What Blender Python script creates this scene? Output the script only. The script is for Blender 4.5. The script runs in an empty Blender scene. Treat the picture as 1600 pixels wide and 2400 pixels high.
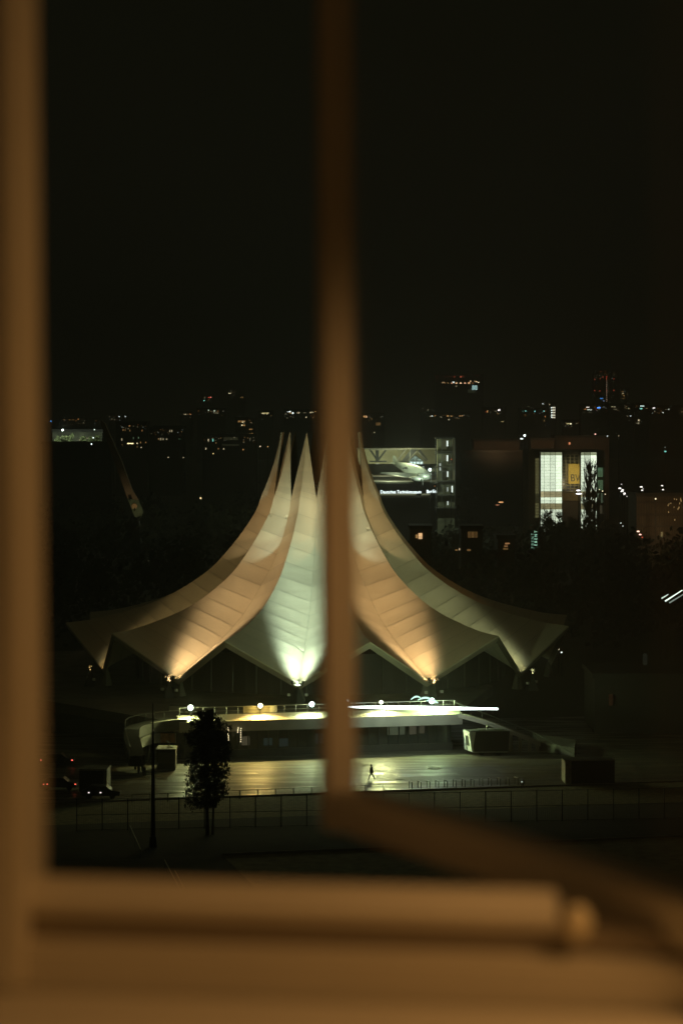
import bpy, bmesh, math, random
from mathutils import Vector, Matrix
R = math.radians
random.seed(7)
SC = bpy.context.scene
COL = SC.collection
# ---------------------------------------------------------------- camera, world, light
H = 42.6          # eye height of the high window above the square
F = 5760.0        # focal length in photo pixels (photo 1600 x 2400)
HY = 975.0        # horizon row
cam = bpy.data.cameras.new('camera'); camo = bpy.data.objects.new('camera', cam); COL.objects.link(camo)
cam.sensor_fit = 'VERTICAL'; cam.sensor_height = 36; cam.lens = F / 2400 * 36
cam.shift_y = -(1200 - HY) / 2400
cam.clip_start = 0.05; cam.clip_end = 20000
camo.location = (0, 0, H); camo.rotation_euler = (R(90), 0, 0)
cam.dof.use_dof = True; cam.dof.focus_distance = 330; cam.dof.aperture_fstop = 5.6
SC.camera = camo
W = bpy.data.worlds.new('World'); SC.world = W; W.use_nodes = True
wn = W.node_tree.nodes; wl = W.node_tree.links
bg = wn['Background']
tc = wn.new('ShaderNodeTexCoord'); sx = wn.new('ShaderNodeSeparateXYZ'); rp = wn.new('ShaderNodeValToRGB')
wl.new(tc.outputs['Generated'], sx.inputs[0]); wl.new(sx.outputs['Z'], rp.inputs[0]); wl.new(rp.outputs[0], bg.inputs[0])
rp.color_ramp.elements[0].position = 0.0; rp.color_ramp.elements[0].color = (.0062, .0053, .0033, 1)
rp.color_ramp.elements[1].position = 0.16; rp.color_ramp.elements[1].color = (.0042, .0041, .0020, 1)
bg.inputs[1].default_value = 1.0
sun = bpy.data.lights.new('sky_glow', 'SUN'); sun.energy = 0.013; sun.angle = R(90); sun.color = (1, .85, .5)
suno = bpy.data.objects.new('sky_glow', sun); suno.rotation_euler = (R(20), 0, R(10)); COL.objects.link(suno)
SC.view_settings.view_transform = 'Standard'; SC.view_settings.look = 'None'
SC.view_settings.exposure = 0; SC.view_settings.gamma = 1
cy = SC.cycles
cy.use_denoising = True; cy.max_bounces = 5; cy.diffuse_bounces = 3; cy.glossy_bounces = 3
cy.transparent_max_bounces = 12; cy.sample_clamp_indirect = 2.0
cy.caustics_reflective = False; cy.caustics_refractive = False

HAZE = .0005
# ---------------------------------------------------------------- helpers
def P(px, py, Y):
    return Vector(((px - 800) / F * Y, Y, H - (py - HY) / F * Y))
def gY(py, z=0.0):
    return F * (H - z) / (py - HY)
def tag(o, label=None, cat=None, group=None, kind=None):
    if label: o['label'] = label
    if cat: o['category'] = cat
    if group: o['group'] = group
    if kind: o['kind'] = kind
    return o
def empty(name, loc=(0, 0, 0), rz=0.0):
    o = bpy.data.objects.new(name, None); COL.objects.link(o); o.location = loc; o.rotation_euler = (0, 0, rz)
    o.empty_display_size = .5
    return o
def link_mesh(name, bm, mat, parent=None, smooth=False):
    me = bpy.data.meshes.new(name); bm.normal_update(); bm.to_mesh(me); bm.free()
    if mat: me.materials.append(mat)
    if smooth:
        for p in me.polygons: p.use_smooth = True
    o = bpy.data.objects.new(name, me); COL.objects.link(o)
    if parent is not None: o.parent = parent
    return o
class MB:
    def __init__(s): s.bm = bmesh.new()
    def box(s, x0, x1, y0, y1, z0, z1, M=None):
        c = Vector(((x0+x1)/2, (y0+y1)/2, (z0+z1)/2)); d = Vector((abs(x1-x0), abs(y1-y0), abs(z1-z0)))
        m = Matrix.Translation(c) @ Matrix.Diagonal((d.x, d.y, d.z, 1))
        if M is not None: m = M @ m
        bmesh.ops.create_cube(s.bm, size=1, matrix=m); return s
    def bar(s, a, b, w, h=None, up=(0, 0, 1)):
        a = Vector(a); b = Vector(b); h = h or w
        d = (b - a); L = d.length; d.normalize(); u = Vector(up)
        if abs(d.dot(u)) > .98: u = Vector((1, 0, 0))
        x = u.cross(d).normalized(); y = d.cross(x)
        m = Matrix((x, y, d)).transposed().to_4x4(); m.translation = (a + b) / 2
        bmesh.ops.create_cube(s.bm, size=1, matrix=m @ Matrix.Diagonal((w, h, L, 1))); return s
    def tube(s, a, b, r1, r2=None, n=10):
        a = Vector(a); b = Vector(b); r2 = r1 if r2 is None else r2
        d = (b - a); L = d.length
        if L < 1e-6: return s
        m = Matrix.Translation((a + b) / 2) @ d.to_track_quat('Z', 'Y').to_matrix().to_4x4()
        bmesh.ops.create_cone(s.bm, cap_ends=True, segments=n, radius1=r1, radius2=max(r2, 1e-4), depth=L, matrix=m); return s
    def ball(s, c, r, sc=(1, 1, 1), n=10):
        m = Matrix.Translation(c) @ Matrix.Diagonal((sc[0], sc[1], sc[2], 1))
        bmesh.ops.create_uvsphere(s.bm, u_segments=n, v_segments=max(6, n*2//3), radius=r, matrix=m); return s
    def torus(s, c, Rr, r, ax='Y', n=20, k=6):
        vs = []
        for i in range(n):
            t = 2*math.pi*i/n; row = []
            for j in range(k):
                p = 2*math.pi*j/k; q = Rr + r*math.cos(p); w = r*math.sin(p)
                v = (q*math.cos(t), w, q*math.sin(t)) if ax == 'Y' else ((w, q*math.cos(t), q*math.sin(t)) if ax == 'X' else (q*math.cos(t), q*math.sin(t), w))
                row.append(s.bm.verts.new(Vector(c)+Vector(v)))
            vs.append(row)
        for i in range(n):
            for j in range(k):
                s.bm.faces.new((vs[i][j], vs[(i+1) % n][j], vs[(i+1) % n][(j+1) % k], vs[i][(j+1) % k]))
        return s
    def poly(s, pts):
        s.bm.faces.new([s.bm.verts.new(p) for p in pts]); return s
    def prism(s, pts, z0, z1):
        a = [s.bm.verts.new((p[0], p[1], z0)) for p in pts]; b = [s.bm.verts.new((p[0], p[1], z1)) for p in pts]
        s.bm.faces.new(a[::-1]); s.bm.faces.new(b)
        for i in range(len(pts)):
            j = (i+1) % len(pts); s.bm.faces.new((a[i], a[j], b[j], b[i]))
        return s
    def strip(s, A, B):
        a = [s.bm.verts.new(p) for p in A]; b = [s.bm.verts.new(p) for p in B]
        for i in range(len(A)-1): s.bm.faces.new((a[i], a[i+1], b[i+1], b[i]))
        return s
    def build(s, name, mat, parent=None, smooth=False):
        bmesh.ops.recalc_face_normals(s.bm, faces=s.bm.faces)
        return link_mesh(name, s.bm, mat, parent, smooth)
def mat(name, col, rough=.6, metal=0, noise=None, bump=0, spec=.5):
    m = bpy.data.materials.new(name); m.use_nodes = True; nt = m.node_tree; b = nt.nodes['Principled BSDF']
    b.inputs['Base Color'].default_value = (*col, 1); b.inputs['Roughness'].default_value = rough
    b.inputs['Metallic'].default_value = metal; b.inputs['Specular IOR Level'].default_value = spec
    if noise:
        sc, amt = noise
        t = nt.nodes.new('ShaderNodeTexCoord'); n = nt.nodes.new('ShaderNodeTexNoise'); n.inputs['Scale'].default_value = sc
        n.inputs['Detail'].default_value = 5; nt.links.new(t.outputs['Object'], n.inputs['Vector'])
        r = nt.nodes.new('ShaderNodeValToRGB'); nt.links.new(n.outputs[0], r.inputs[0])
        r.color_ramp.elements[0].position = .3; r.color_ramp.elements[1].position = .7
        r.color_ramp.elements[0].color = (*[c*(1-amt) for c in col], 1); r.color_ramp.elements[1].color = (*[min(1, c*(1+amt)) for c in col], 1)
        nt.links.new(r.outputs[0], b.inputs['Base Color'])
        if bump:
            bp = nt.nodes.new('ShaderNodeBump'); bp.inputs['Strength'].default_value = bump
            nt.links.new(n.outputs[0], bp.inputs['Height']); nt.links.new(bp.outputs[0], b.inputs['Normal'])
    return m
_em = {}
def glow(col, s, sample=False):
    k = (col, s, sample)
    if k in _em: return _em[k]
    m = bpy.data.materials.new('glow'); m.use_nodes = True; nt = m.node_tree
    for n in list(nt.nodes): nt.nodes.remove(n)
    o = nt.nodes.new('ShaderNodeOutputMaterial'); e = nt.nodes.new('ShaderNodeEmission')
    e.inputs[0].default_value = (*col, 1); e.inputs[1].default_value = s; nt.links.new(e.outputs[0], o.inputs[0])
    m.cycles.emission_sampling = 'AUTO' if sample else 'NONE'
    _em[k] = m; return m
def lamp(kind, loc, energy, col, target=None, size=45, blend=.5, rad=.1, name='lamp_light', parent=None):
    l = bpy.data.lights.new(name, kind); l.energy = energy; l.color = col
    if kind == 'SPOT':
        l.spot_size = R(size); l.spot_blend = blend
    if kind in ('SPOT', 'POINT'): l.shadow_soft_size = rad
    if kind == 'AREA': l.size = rad
    o = bpy.data.objects.new(name, l); COL.objects.link(o); o.location = loc
    if target is not None: o.rotation_euler = (Vector(target) - Vector(loc)).to_track_quat('-Z', 'Y').to_euler()
    if parent is not None:
        o.parent = parent; o.matrix_parent_inverse = parent.matrix_world.inverted() if False else Matrix.Identity(4)
    return o
def copy_tree(o, parent=None):
    c = o.copy(); COL.objects.link(c)
    if parent is not None: c.parent = parent
    for ch in list(o.children): copy_tree(ch, c)
    return c
def text_mesh(name, body, size, M, matl, parent, extrude=.05, space=1.0):
    cu = bpy.data.curves.new('t', 'FONT'); cu.body = body; cu.size = size; cu.extrude = extrude
    cu.align_x = 'LEFT'; cu.space_character = space
    t = bpy.data.objects.new('t', cu); COL.objects.link(t)
    dg = bpy.context.evaluated_depsgraph_get(); me = bpy.data.meshes.new_from_object(t.evaluated_get(dg))
    bpy.data.objects.remove(t); bpy.data.curves.remove(cu)
    me.transform(M); me.materials.clear(); me.materials.append(matl); me.name = name
    o = bpy.data.objects.new(name, me); COL.objects.link(o); o.parent = parent
    return o
UP = Matrix.Rotation(R(90), 4, 'X')      # text standing up, read from -Y

WARM = (1, .55, .18); CREAM = (1, .86, .5); COOL = (.62, 1, .86); WHITE = (.85, 1, .92); RED = (1, .12, .06)
BLUE = (.1, .4, 1); CYAN = (.3, 1, .8); ORANGE = (1, .38, .1); GREEN = (.55, 1, .5)

M_dark = mat('dark_wall', (.05, .045, .035), .8, noise=(.05, .3))
M_mid = mat('plaster_wall', (.12, .1, .075), .8, noise=(.08, .3))
M_conc = mat('concrete', (.34, .31, .25), .8, noise=(.35, .18), bump=.15)
M_conc_dark = mat('weathered_concrete', (.16, .145, .11), .85, noise=(.3, .3), bump=.2)
M_black = mat('black_metal', (.02, .02, .018), .5)
M_steel = mat('galvanised_steel', (.42, .42, .38), .35, .8)
M_steel_d = mat('dull_steel', (.13, .13, .11), .5, .6)
M_white = mat('white_sheet', (.72, .73, .68), .5, noise=(1.2, .08))
M_box = mat('container_paint', (.045, .045, .038), .55, noise=(.6, .3))
M_glass = mat('dark_glass', (.03, .035, .03), .12)
M_leaf = mat('dark_foliage', (.03, .032, .014), .8, spec=.2)
M_leaf2 = mat('pale_foliage', (.3, .33, .15), .7)
M_bark = mat('bark', (.06, .048, .032), .9, noise=(2, .3))
M_brick = mat('brick_wall', (.16, .115, .075), .85, noise=(.4, .25))
M_cloth = mat('dark_coat', (.03, .03, .03), .9)

# ---------------------------------------------------------------- ground
def ground_mat():
    m = bpy.data.materials.new('park_ground'); m.use_nodes = True; nt = m.node_tree; b = nt.nodes['Principled BSDF']
    t = nt.nodes.new('ShaderNodeTexCoord'); n = nt.nodes.new('ShaderNodeTexNoise'); n.inputs['Scale'].default_value = .02; n.inputs['Detail'].default_value = 8
    nt.links.new(t.outputs['Object'], n.inputs['Vector']); r = nt.nodes.new('ShaderNodeValToRGB')
    r.color_ramp.elements[0].color = (.02, .022, .01, 1); r.color_ramp.elements[1].color = (.06, .055, .03, 1)
    nt.links.new(n.outputs[0], r.inputs[0]); nt.links.new(r.outputs[0], b.inputs['Base Color']); b.inputs['Roughness'].default_value = .9
    return m
tag(MB().poly([(-9000, -200, 0), (9000, -200, 0), (9000, 15000, 0), (-9000, 15000, 0)]).build('ground', ground_mat()), kind='structure')
def plaza_mat():
    m = bpy.data.materials.new('wet_asphalt'); m.use_nodes = True; nt = m.node_tree; b = nt.nodes['Principled BSDF']
    L = nt.links
    t = nt.nodes.new('ShaderNodeTexCoord'); mp = nt.nodes.new('ShaderNodeMapping'); mp.inputs['Scale'].default_value = (.12, .55, 1)
    mp.inputs['Rotation'].default_value = (0, 0, R(-6))
    L.new(t.outputs['Object'], mp.inputs[0])
    n1 = nt.nodes.new('ShaderNodeTexNoise'); n1.inputs['Scale'].default_value = 1.0; n1.inputs['Detail'].default_value = 7; L.new(mp.outputs[0], n1.inputs['Vector'])
    n2 = nt.nodes.new('ShaderNodeTexNoise'); n2.inputs['Scale'].default_value = 3.2; n2.inputs['Detail'].default_value = 6; n2.inputs['Roughness'].default_value = .75; L.new(t.outputs['Object'], n2.inputs['Vector'])
    r = nt.nodes.new('ShaderNodeValToRGB'); r.color_ramp.elements[0].color = (.03, .027, .018, 1); r.color_ramp.elements[1].color = (.17, .15, .10, 1)
    r.color_ramp.elements[0].position = .38; r.color_ramp.elements[1].position = .62
    mx = nt.nodes.new('ShaderNodeMath'); mx.operation = 'MULTIPLY_ADD'; mx.inputs[1].default_value = .45; L.new(n2.outputs[0], mx.inputs[0])
    mh = nt.nodes.new('ShaderNodeMath'); mh.operation = 'MULTIPLY'; mh.inputs[1].default_value = .55; L.new(n1.outputs[0], mh.inputs[0]); L.new(mh.outputs[0], mx.inputs[2])
    L.new(mx.outputs[0], r.inputs[0]); L.new(r.outputs[0], b.inputs['Base Color'])
    rr = nt.nodes.new('ShaderNodeMapRange'); rr.inputs['From Min'].default_value = .44; rr.inputs['From Max'].default_value = .60
    rr.inputs['To Min'].default_value = .6; rr.inputs['To Max'].default_value = .30; L.new(n1.outputs[0], rr.inputs['Value']); L.new(rr.outputs[0], b.inputs['Roughness'])
    bp = nt.nodes.new('ShaderNodeBump'); bp.inputs['Strength'].default_value = .5; bp.inputs['Distance'].default_value = .05
    L.new(n2.outputs[0], bp.inputs['Height']); L.new(bp.outputs[0], b.inputs['Normal'])
    return m
# the square's long axis is turned 13.7 degrees from the view
ANG = R(13.7)
O = Vector((-3.25, 308.5, 0)); ea = Vector((math.cos(ANG), math.sin(ANG), 0)); en = Vector((math.sin(ANG), -math.cos(ANG), 0))
def L3(a, b, z=0.0):
    return O + ea*a + en*b + Vector((0, 0, z))
def toL(p):
    d = Vector((p[0], p[1], 0)) - O
    return d.dot(ea), d.dot(en)
kerb_y = [(250, 1878), (870, 1852), (1240, 1842), (1700, 1830)]
def line_pt(px, py): 
    Y = gY(py); return Vector(((px-800)/F*Y, Y, 0))
kA = line_pt(200, 1880); kB = line_pt(1400, 1838)
kd = (kB-kA).normalized(); kn = Vector((kd.y, -kd.x, 0))
pl = [kA - kd*35, kB + kd*40, kB + kd*40 - kn*62, kA - kd*35 - kn*62]
tag(MB().poly([Vector((p.x, p.y, .004)) for p in pl]).build('plaza', plaza_mat()), kind='structure')
# verge, dark strip painted in for a shadow, sports pitch towards the window
M_verge = mat('verge_grass', (.17, .16, .075), .9, noise=(1.5, .5), bump=.4)
M_strip = mat('painted_ground_shadow', (.018, .02, .01), .95, noise=(.6, .5))
M_pitch = mat('pitch_turf', (.26, .24, .12), .9, noise=(.8, .3), bump=.3)
def band(name, d0, d1, z, m, x0=-40, x1=40):
    q = [kA + kd*x0 + kn*d0, kB + kd*x1 + kn*d0, kB + kd*x1 + kn*d1, kA + kd*x0 + kn*d1]
    return tag(MB().poly([Vector((p.x, p.y, z)) for p in q]).build(name, m), kind='structure')
band('verge', .3, 14.5, .004, M_verge)
band('shadow_strip', 14.5, 35.5, .008, M_strip)
band('sports_pitch', 35.9, 70, .012, M_pitch, x0=9)
kb = MB(); kb.bar(kA - kd*30 + Vector((0, 0, .07)), kB + kd*40 + Vector((0, 0, .07)), .3, .14); tag(kb.build('kerb', M_conc), kind='structure')
kb = MB(); a = kA + kd*9 + kn*35.7; b = kB + kd*40 + kn*35.7; kb.bar(a + Vector((0, 0, .1)), b + Vector((0, 0, .1)), .16, .2)
tag(kb.build('pitch_kerb', M_conc), kind='structure')

# ---------------------------------------------------------------- the tent-roofed arena
TC = Vector((-3.0, 360, 0))
RIDGE = [(5.85, 40.2), (6.2, 38.3), (6.9, 35.6), (7.8, 33.0), (8.6, 31.2), (9.4, 29.0), (10.6, 27.0), (12.1, 24.9), (14.3, 22.3), (16.3, 20.3), (19.0, 18.4), (22.2, 16.6), (25.5, 15.25), (29.5, 14.1), (33.6, 13.2), (37.2, 12.8)]
VALLEY = [(7.45, 30.4), (8.2, 27.9), (9.6, 25.0), (11.3, 22.3), (13.0, 20.2), (14.9, 18.3), (17.3, 16.0), (20, 13.9), (23.2, 12.0), (26.5, 10.4), (30.2, 8.7), (33.8, 7.0)]
def sample(pts, n):
    # Catmull-Rom, resampled by arc length
    P4 = [pts[0]] + list(pts) + [pts[-1]]; d = []
    for i in range(1, len(P4)-2):
        for k in range(10):
            t = k/10; p0, p1, p2, p3 = P4[i-1:i+3]
            d.append(tuple(.5*((2*p1[c]) + (-p0[c]+p2[c])*t + (2*p0[c]-5*p1[c]+4*p2[c]-p3[c])*t*t + (-p0[c]+3*p1[c]-3*p2[c]+p3[c])*t**3) for c in (0, 1)))
    d.append(pts[-1]); s = [0]
    for i in range(1, len(d)): s.append(s[-1] + math.hypot(d[i][0]-d[i-1][0], d[i][1]-d[i-1][1]))
    out = []; j = 0
    for i in range(n+1):
        q = s[-1]*i/n
        while j < len(s)-2 and s[j+1] < q: j += 1
        t = (q - s[j])/max(1e-9, s[j+1]-s[j]); out.append(tuple(d[j][c]+(d[j+1][c]-d[j][c])*t for c in (0, 1)))
    return out
TH0 = -19.5
def pol(r, th, z): return Vector((TC.x + r*math.sin(R(th)), TC.y - r*math.cos(R(th)), z))
def tent_mat():
    m = mat('roof_membrane', (.66, .59, .43), .55, noise=(.18, .07)); nt = m.node_tree; b = nt.nodes['Principled BSDF']
    uv = nt.nodes.new('ShaderNodeUVMap'); sp = nt.nodes.new('ShaderNodeSeparateXYZ'); nt.links.new(uv.outputs[0], sp.inputs[0])
    w = nt.nodes.new('ShaderNodeTexWave'); w.wave_type = 'BANDS'; w.bands_direction = 'X'; w.inputs['Scale'].default_value = 6.5; w.inputs['Distortion'].default_value = .4
    nt.links.new(uv.outputs[0], w.inputs['Vector'])
    bp = nt.nodes.new('ShaderNodeBump'); bp.inputs['Strength'].default_value = .05; bp.inputs['Distance'].default_value = .05
    nt.links.new(w.outputs[0], bp.inputs['Height']); nt.links.new(bp.outputs[0], b.inputs['Normal'])
    # welded seams and slightly different membrane lengths
    def mth(op, a, v=None, v2=None):
        n = nt.nodes.new('ShaderNodeMath'); n.operation = op; nt.links.new(a, n.inputs[0])
        if v is not None: n.inputs[1].default_value = v
        if v2 is not None: n.inputs[2].default_value = v2
        return n.outputs[0]
    v13 = mth('MULTIPLY', sp.outputs['Y'], 13.0); fr_ = mth('FRACT', v13); seam = mth('LESS_THAN', mth('PINGPONG', v13, .5), .032)
    u1 = mth('PINGPONG', sp.outputs['X'], 1.0); edge = mth('LESS_THAN', u1, .03)
    fl_ = mth('FLOOR', v13); wn_ = nt.nodes.new('ShaderNodeTexWhiteNoise'); wn_.noise_dimensions = '1D'; nt.links.new(fl_, wn_.inputs['W'])
    tone = mth('MULTIPLY_ADD', wn_.outputs['Value'], .14, .88)
    dk = mth('MULTIPLY_ADD', seam, -.14, 1.0); dk2 = mth('MULTIPLY_ADD', edge, -.12, 1.0)
    m1 = nt.nodes.new('ShaderNodeMath'); m1.operation = 'MULTIPLY'; nt.links.new(tone, m1.inputs[0]); nt.links.new(dk, m1.inputs[1])
    m2 = nt.nodes.new('ShaderNodeMath'); m2.operation = 'MULTIPLY'; nt.links.new(m1.outputs[0], m2.inputs[0]); nt.links.new(dk2, m2.inputs[1])
    src = b.inputs['Base Color'].links[0].from_socket; vm = nt.nodes.new('ShaderNodeVectorMath'); vm.operation = 'SCALE'
    nt.links.new(src, vm.inputs[0]); nt.links.new(m2.outputs[0], vm.inputs['Scale']); nt.links.new(vm.outputs[0], b.inputs['Base Color'])
    return m
M_roof = tent_mat()
arena = empty('tent_arena', tuple(TC)); 
tag(arena, 'tall white tent-roofed arena with twelve curved horns lit warm and pale green', 'arena')
def A(o):     # world-space mesh put under the arena empty
    o.parent = arena; o.location = -TC; return o
NP = 13; SUB = 5; K = 6
rid = sample(RIDGE[4:], NP*SUB); val = sample(VALLEY, NP*SUB)
ridU = sample(RIDGE[:5], 20)
for k in range(12):
    th = TH0 + 30*k; bm = bmesh.new(); uvl = bm.loops.layers.uv.new('UVMap')
    def quadgrid(rows, vs):
        g = [[bm.verts.new(p) for p in r] for r in rows]
        for i in range(len(g)-1):
            for j in range(len(g[i])-1):
                try: f = bm.faces.new((g[i][j], g[i][j+1], g[i+1][j+1], g[i+1][j]))
                except ValueError: continue
                cs = [(j, i), (j+1, i), (j+1, i+1), (j, i+1)]
                for lp, (jj, ii) in zip(f.loops, cs): lp[uvl].uv = (jj/K, vs[ii])
    # horn above the gaps
    rows = []; vs = []
    for i in range(21):
        t = i/20; rc = ridU[i]; c = pol(rc[0], th, rc[1])
        e = []
        for sgn in (-1, 1):
            g = pol(VALLEY[0][0], th + 15*sgn, VALLEY[0][1]); tip = pol(RIDGE[0][0], th, RIDGE[0][1])
            q = tip.lerp(g, t**1.12); e.append(q)
        row = [e[0].lerp(c, j/K) for j in range(K)] + [c.lerp(e[1], j/K) for j in range(K+1)]
        rows.append(row); vs.append(-t)
    quadgrid(rows[:-1] + [rows[-1]], vs)
    # sails below, shingled panel by panel
    for p in range(NP):
        rows = []; vs = []
        for q in range(SUB+1):
            i = p*SUB + q; t = q/SUB
            c = pol(rid[i][0], th, rid[i][1]); l = pol(val[i][0], th-15, val[i][1]); r = pol(val[i][0], th+15, val[i][1])
            row = [l.lerp(c, j/K) for j in range(K)] + [c.lerp(r, j/K) for j in range(K+1)]
            off = -.03*t - .03*math.sin(math.pi*t)
            out = Vector((math.sin(R(th)), -math.cos(R(th)), .9)).normalized()
            nr = []
            for j, v in enumerate(row):
                e = min(j, 2*K-j)/K     # 0 at valleys, 1 at ridge
                wgt = math.sin(math.pi*min(1, max(0, e)))**.35 if 0 < e < 1 else 0
                nr.append(v + out*off*wgt)
            rows.append(nr); vs.append(i/(NP*SUB))
        quadgrid(rows, vs)
    bmesh.ops.remove_doubles(bm, verts=bm.verts, dist=.004)
    bmesh.ops.recalc_face_normals(bm, faces=bm.faces)
    o = link_mesh('roof_sail', bm, M_roof); A(o)
    so = o.modifiers.new('thickness', 'SOLIDIFY'); so.thickness = .22; so.offset = 0
# eave bands, roof feet
M_eave = mat('eave_edge', (.30, .26, .19), .7, noise=(.5, .15))
for k in range(12):
    th = TH0 + 30*k
    c = pol(37.25, th, 12.72)
    for sgn in (-1, 1):
        f = pol(33.85, th+15*sgn, 6.92)
        inw = (Vector((TC.x, TC.y, 0)) - Vector(((c.x+f.x)/2, (c.y+f.y)/2, 0))).normalized()*.5
        m = MB(); dz = Vector((0, 0, -.75))
        m.poly([c, f, f+dz+inw*.8, c+dz+inw*.8]); m.poly([c+inw*1.6, f+inw*1.6, f+dz+inw*.8, c+dz+inw*.8]); m.poly([c, f, f+inw*1.6, c+inw*1.6])
        A(m.build('eave', M_eave))
# steel struts at ridges between horns, ring
m = MB()
for k in range(12):
    th = TH0 + 30*k
    m.tube(pol(6.3, th, 32.5), pol(6.3, th+30, 32.5), .12, n=6)
    m.tube(pol(6.3, th, 32.5), pol(.4, th, 31.0), .08, n=6)
A(m.build('crown_ring', M_steel_d))
# inner drum with glazing
m = MB(); n = 48
pts = [(TC.x+26.5*math.sin(2*math.pi*i/n), TC.y-26.5*math.cos(2*math.pi*i/n)) for i in range(n)]
m.prism(pts, 4.72, 10.2); A(m.build('drum_wall', mat('drum_cladding', (.05, .045, .035), .6, noise=(.2, .3))))
m = MB()
for i in range(n):
    t = 2*math.pi*(i+.5)/n
    if math.cos(t) > -.3: A(MB().tube((TC.x+26.8*math.sin(t), TC.y-26.8*math.cos(t), 4.75), (TC.x+26.8*math.sin(t), TC.y-26.8*math.cos(t), 10.1), .12, n=6).build('glazing_post', M_steel_d))
for k in range(12):
    th = TH0+15+30*k; m = MB(); p = pol(33.2, th, 0)
    m.tube((p.x, p.y, 4.7), (p.x, p.y, 6.75), .8, .28, n=4); A(m.build('roof_foot', M_conc_dark))

# podium (terrace on the lobby)
def podium():
    rt = 18.5; lf = -18.0
    m = MB(); m.prism([L3(lf, -.6)[:2], L3(rt, -.6)[:2], L3(rt+14, -30)[:2], L3(rt+14, -95)[:2], L3(lf-14, -95)[:2], L3(lf-14, -30)[:2]][::1], 3.4, 4.68)
    A(m.build('terrace_slab', M_conc_dark))
    # front band with sloping coping
    m = MB(); prof = [(.6, 3.4), (.6, 4.7), (-1.25, 5.32), (-1.5, 5.32), (-1.5, 4.69), (-.595, 4.69), (-.595, 3.4)]
    a0, a1 = -17.4, 19.0; v0 = [m.bm.verts.new(L3(a0, b, z)) for b, z in prof]; v1 = [m.bm.verts.new(L3(a1, b, z)) for b, z in prof]
    for i in range(len(prof)):
        j = (i+1) % len(prof); m.bm.faces.new((v0[i], v0[j], v1[j], v1[i]))
    m.bm.faces.new(v0); m.bm.faces.new(v1[::-1]); A(m.build('coping', M_conc))
    # lobby front
    m = MB(); c = [L3(-16.5, -1.2), L3(18, -1.2)]; m.strip([c[0]+Vector((0, 0, .9)), c[1]+Vector((0, 0, .9))], [c[0]+Vector((0, 0, 3.4)), c[1]+Vector((0, 0, 3.4))])
    A(m.build('lobby_glazing', M_glass))
    for i in range(27):
        a = -16.2 + i*1.3; m = MB(); m.bar(L3(a, -1.1, .85), L3(a, -1.1, 3.39), .16 if i % 3 else .24, .14, up=ea); A(m.build('lobby_post', M_black))
    m = MB(); p = [L3(-16.6, -1.0), L3(18.2, -1.0), L3(18.2, -3.0), L3(-16.6, -3.0)]; m.prism([q[:2] for q in p], 0, .9); A(m.build('plinth', mat('dark_plinth', (.06, .055, .04), .8, noise=(.5, .3))))
    m = MB(); p = [L3(-17, -5), L3(18.2, -5), L3(18.2, -5.3), L3(-17, -5.3)]; m.prism([q[:2] for q in p], 0, 3.38); A(m.build('lobby_back_wall', M_mid))
    for (a, z0, z1, w, s, c) in [(-9.2, 1.4, 2.5, 1.0, .05, CREAM), (-6.4, 1.3, 2.2, 1.1, .014, COOL), (-4.5, 1.1, 2.1, 1.2, .014, COOL), (.2, 1.3, 2.6, 1.1, .014, COOL), (2.8, 1.2, 2.4, 1.1, .04, COOL), (9.6, 2.1, 3.3, 2.3, .06, (.8, 1, .6)), (12.4, 2.1, 3.3, 1.0, .05, (1, .95, .6)), (13.6, 2.2, 3.3, .9, .04, (1, .95, .6))]:
        m = MB(); q = [L3(a, -1.13), L3(a+w, -1.13)]
        m.strip([q[0]+Vector((0, 0, z0)), q[1]+Vector((0, 0, z0))], [q[0]+Vector((0, 0, z1)), q[1]+Vector((0, 0, z1))])
        A(m.build('lit_pane', glow(c, s)))
podium()
# terrace handrail
m = MB(); m.tube(L3(-17, -1.4, 6.25), L3(18.5, -1.4, 6.25), .045, n=6); m.tube(L3(-17, -1.4, 5.75), L3(18.5, -1.4, 5.75), .03, n=6)
for i in range(25): m.tube(L3(-17+i*1.48, -1.4, 5.3), L3(-17+i*1.48, -1.4, 6.25), .035, n=6)
A(m.build('handrail', M_steel))
# left wing: the coping bends round and comes down towards the square
def ramp(path, name, width, th, mt, low=None):
    m = MB(); prev = None
    n = len(path); L = []; Rr = []
    for i, p in enumerate(path):
        d = (Vector(path[min(i+1, n-1)]) - Vector(path[max(i-1, 0)])); d.z = 0; d.normalize(); nn = Vector((-d.y, d.x, 0))*width/2
        L.append(Vector(p)+nn); Rr.append(Vector(p)-nn)
    dz = Vector((0, 0, th))
    m.strip(L, Rr); m.strip([v-dz for v in L], [v-dz for v in Rr]); m.strip(L, [v-dz for v in L]); m.strip(Rr, [v-dz for v in Rr])
    A(m.build(name, mt))
def arc(c, r, t0, t1, z0, z1, n=14):
    return [(c[0]+r*math.cos(R(t0+(t1-t0)*i/n)), c[1]+r*math.sin(R(t0+(t1-t0)*i/n)), z0+(z1-z0)*i/n) for i in range(n+1)]
q0 = L3(-17.4, -.5, 5.0)
cc = Vector((q0.x+.6, q0.y-6.0, 0))
pth = [tuple(q0 + Vector((1.0, .3, 0))), ] + arc((q0.x+.3, q0.y-5.5), 5.5, 96, 185, 5.0, 4.5) + [(q0.x-5.0, q0.y-8.5, 3.9), (q0.x-4.4, q0.y-11.5, 3.1), (q0.x-3.9, q0.y-14, 2.4)]
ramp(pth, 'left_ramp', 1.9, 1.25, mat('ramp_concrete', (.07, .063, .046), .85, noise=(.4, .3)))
ramp([(x+.75, y-.2, z+.06) for x, y, z in pth[2:9]], 'ramp_lit_crescent', .5, .05, M_conc)  # lit crescent of the ramp put in as a paler concrete strip
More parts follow.
